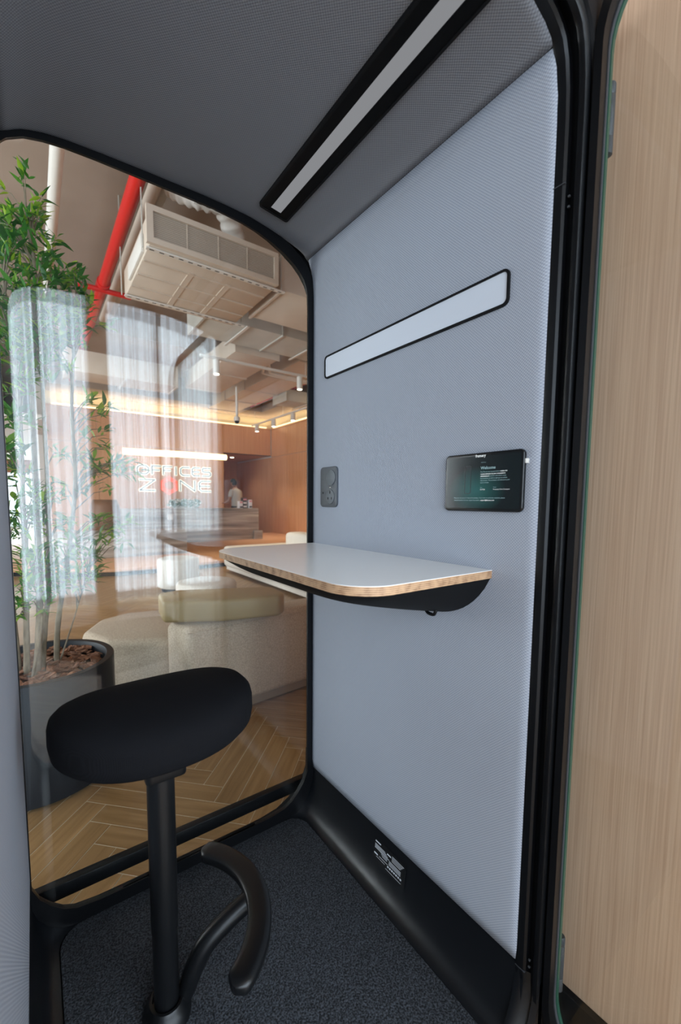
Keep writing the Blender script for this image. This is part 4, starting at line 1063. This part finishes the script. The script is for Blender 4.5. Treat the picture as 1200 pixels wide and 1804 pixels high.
MB().box(AX0+.03, AX1-.05, AY0+.012, AY0+.02, AZ0+.05, AZ1-.02).build('filter', gm, ac)
gr = MB()
for i in range(1, 4): x = AX0+.03+(AX1-AX0-.08)*i/4; gr.box(x-.004, x+.004, AY0+.004, AY0+.012, AZ0+.05, AZ1-.02)
for i in range(1, 14): z = AZ0+.05+(AZ1-AZ0-.07)*i/14; gr.box(AX0+.03, AX1-.05, AY0+.008, AY0+.012, z-.0015, z+.0015)
gr.build('grille', m_duct, ac, kind='stuff')
for y in (4.55, 4.85, 5.15): MB().box(AX0+.01, AX1-.01, y-.012, y+.012, AZ0-.008, AZ0).build('rib', m_duct, ac)
for x in (1.45, 1.85): MB().box(x-.03, x+.03, AY0+.3, AY1-.02, AZ0-.006, AZ0).build('rib', m_duct, ac)
def strut(name, p, q, parent, w_=.045):
    b = MB().bar(p, q, w_, .012, up=(0, 0, 1)); p = Vector(p); q = Vector(q); n = int((q-p).length/.09); d = (q-p).normalized()
    o = b.build(name, m_white, parent)
    h = MB()
    sd = d.cross(Vector((0, 0, 1)))
    for i in range(n):
        c_ = p+d*(.05+i*.09); h.obox(c_-Vector((0, 0, .0065)), d*.022, sd*.007, (0, 0, .0008))
    h.build('slots', m_dark, o, kind='stuff')
strut('support_strut', (AX0-.02, AY0+.08, AZ0-.012), (AX1+.12, AY0+.08, AZ0-.012), ac)
strut('support_strut', (AX0-.02, AY1-.1, AZ0-.012), (AX1+.12, AY1-.1, AZ0-.012), ac)
for x, y in ((AX1+.08, AY0+.08), (AX1+.08, AY1-.1), (AX0-.05, AY0+.08), (AX0-.05, AY1-.1)): MB().tube([(x, y, AZ0-.02), (x, y, CEIL)], .006, 6).build('threaded_rod', m_ductg, ac)
# insulated pipe bundle on a strut, above the unit
ip = thing('insulated_pipe', 'white foil-wrapped flexible duct looping above the air conditioner', 'duct', (2.0, 4.6, 4.2))
MB().tube(smooth_line([(1.28, 4.58, 4.40), (1.38, 4.50, 4.32), (1.55, 4.40, 4.27), (1.75, 4.42, 4.30), (1.92, 4.55, 4.16), (2.02, 4.72, 3.99)], 8), [.115+.014*math.sin(i*1.9) for i in range(41)], 14).build('wrap', m_foil, ip, smooth=True, angle=80)
strut('support_strut', (1.42, 4.30, 4.13), (2.10, 4.30, 4.13), ip, .06)
for x in (1.47, 2.05): MB().tube([(x, 4.30, 4.13), (x, 4.30, CEIL)], .006, 6).build('threaded_rod', m_ductg, ip)
# ducts
def duct(x0, x1, y0, y1, z0, z1, m, lab_, fl=None):
    t = thing('air_duct', lab_, 'duct', ((x0+x1)/2, (y0+y1)/2, z0)); MB().box(x0, x1, y0, y1, z0, z1).build('duct_body', m, t, bevel=.006)
    if fl == 'x':
        k = max(1, int((x1-x0)/1.1))
        for i in range(k+1): x = x0+(x1-x0)*i/k; MB().box(x-.015, x+.015, y0-.018, y1+.018, z0-.018, z1+.018).build('flange', m, t)
        for i in range(k): x = x0+(x1-x0)*(i+.5)/k; MB().box(x-.02, x+.02, y0-.06, y1+.06, z0-.035, z0-.019).build('hanger', m_white, t)
    if fl == 'y':
        k = max(1, int((y1-y0)/1.1))
        for i in range(k+1): y = y0+(y1-y0)*i/k; MB().box(x0-.018, x1+.018, y-.015, y+.015, z0-.018, z1+.018).build('flange', m, t)
duct(2.42, 4.3, 4.35, 5.2, 3.60, 3.95, m_duct, 'beige rectangular duct leaving the right side of the air conditioner', 'x')
duct(2.1, 7.0, 5.95, 6.75, 3.80, 4.35, m_ductg, 'grey rectangular duct crossing behind the air conditioner', 'x')
duct(2.9, 3.7, 6.8, 9.6, 3.72, 4.05, m_duct, 'beige duct running away above the cross track', 'y')
duct(4.4, 5.3, 7.2, 12.4, 3.95, 4.3, m_duct, 'beige duct running toward the far wall beside the right-hand track', 'y')
duct(.6, 2.6, 9.2, 9.9, 3.6, 4.0, m_duct, 'beige duct crossing above the pendant lamp, far left', 'x')
duct(5.35, 6.6, 9.4, 10.1, 3.75, 4.03, m_ductg, 'grey duct crossing near the far wall', 'x')
for i, (x, z, mm, l_) in enumerate(((5.6, 4.1, m_red, 'thin red pipe high above the right-hand track'),)):
    p = MB().tube([(x, 6.9, z), (x, 12.05, z)], .035, 10).build('pipe', mm, None, smooth=True); tag(p, l_, 'pipe')
p = MB().tube(smooth_line([(3.75, 7.4, 4.0), (4.0, 8.0, 3.9), (4.3, 8.1, 3.86), (6.7, 8.2, 3.86)], 6), .03, 8).build('conduit', m_white, None, smooth=True); tag(p, 'white bent conduit, the farther of the two beside the track', 'conduit', 'white bent conduits')
p = MB().tube(smooth_line([(3.85, 7.4, 4.0), (4.1, 7.9, 3.9), (4.4, 8.0, 3.86), (6.7, 8.08, 3.86)], 6), .03, 8).build('conduit', m_white, None, smooth=True); tag(p, 'white bent conduit, the nearer of the two beside the track', 'conduit', 'white bent conduits')
# red sprinkler main, white pipe, tray
rp = thing('sprinkler_pipe', 'thick bright red sprinkler pipe running along the ceiling', 'pipe', (.9, 6, 4.1))
MB().tube([(.905, 1.6, 4.12), (.905, 12.9, 4.12)], .068, 20).build('main', m_red, rp, smooth=True)
MB().tube([(.35, 6.6, 4.05), (1.25, 6.6, 4.05)], .035, 12).build('branch', m_red, rp, smooth=True)
MB().tube([(.905, 6.5, 4.12), (.905, 6.7, 4.12)], .085, 20).build('coupling', m_red, rp, smooth=True, angle=40)
p = MB().tube([(.30, 1.6, 4.2), (.30, 12.9, 4.2)], .055, 14).build('pipe', m_white, None, smooth=True); tag(p, 'white pipe running along the ceiling left of the red pipe', 'pipe')
p = MB().tube([(1.12, 1.6, 4.3), (1.12, 8.3, 4.3)], .06, 14).build('pipe', m_duct, None, smooth=True); tag(p, 'beige pipe running close beside the red pipe', 'pipe')
tr3 = thing('cable_tray', 'grey cable tray running beside the beige pipe above the air conditioner', 'cable tray', (1.3, 5, 4.3))
MB().box(1.19, 1.27, 1.6, 8.3, 4.33, 4.35).box(1.19, 1.195, 1.6, 8.3, 4.35, 4.40).box(1.265, 1.27, 1.6, 8.3, 4.35, 4.40).build('tray', m_ductg, tr3)
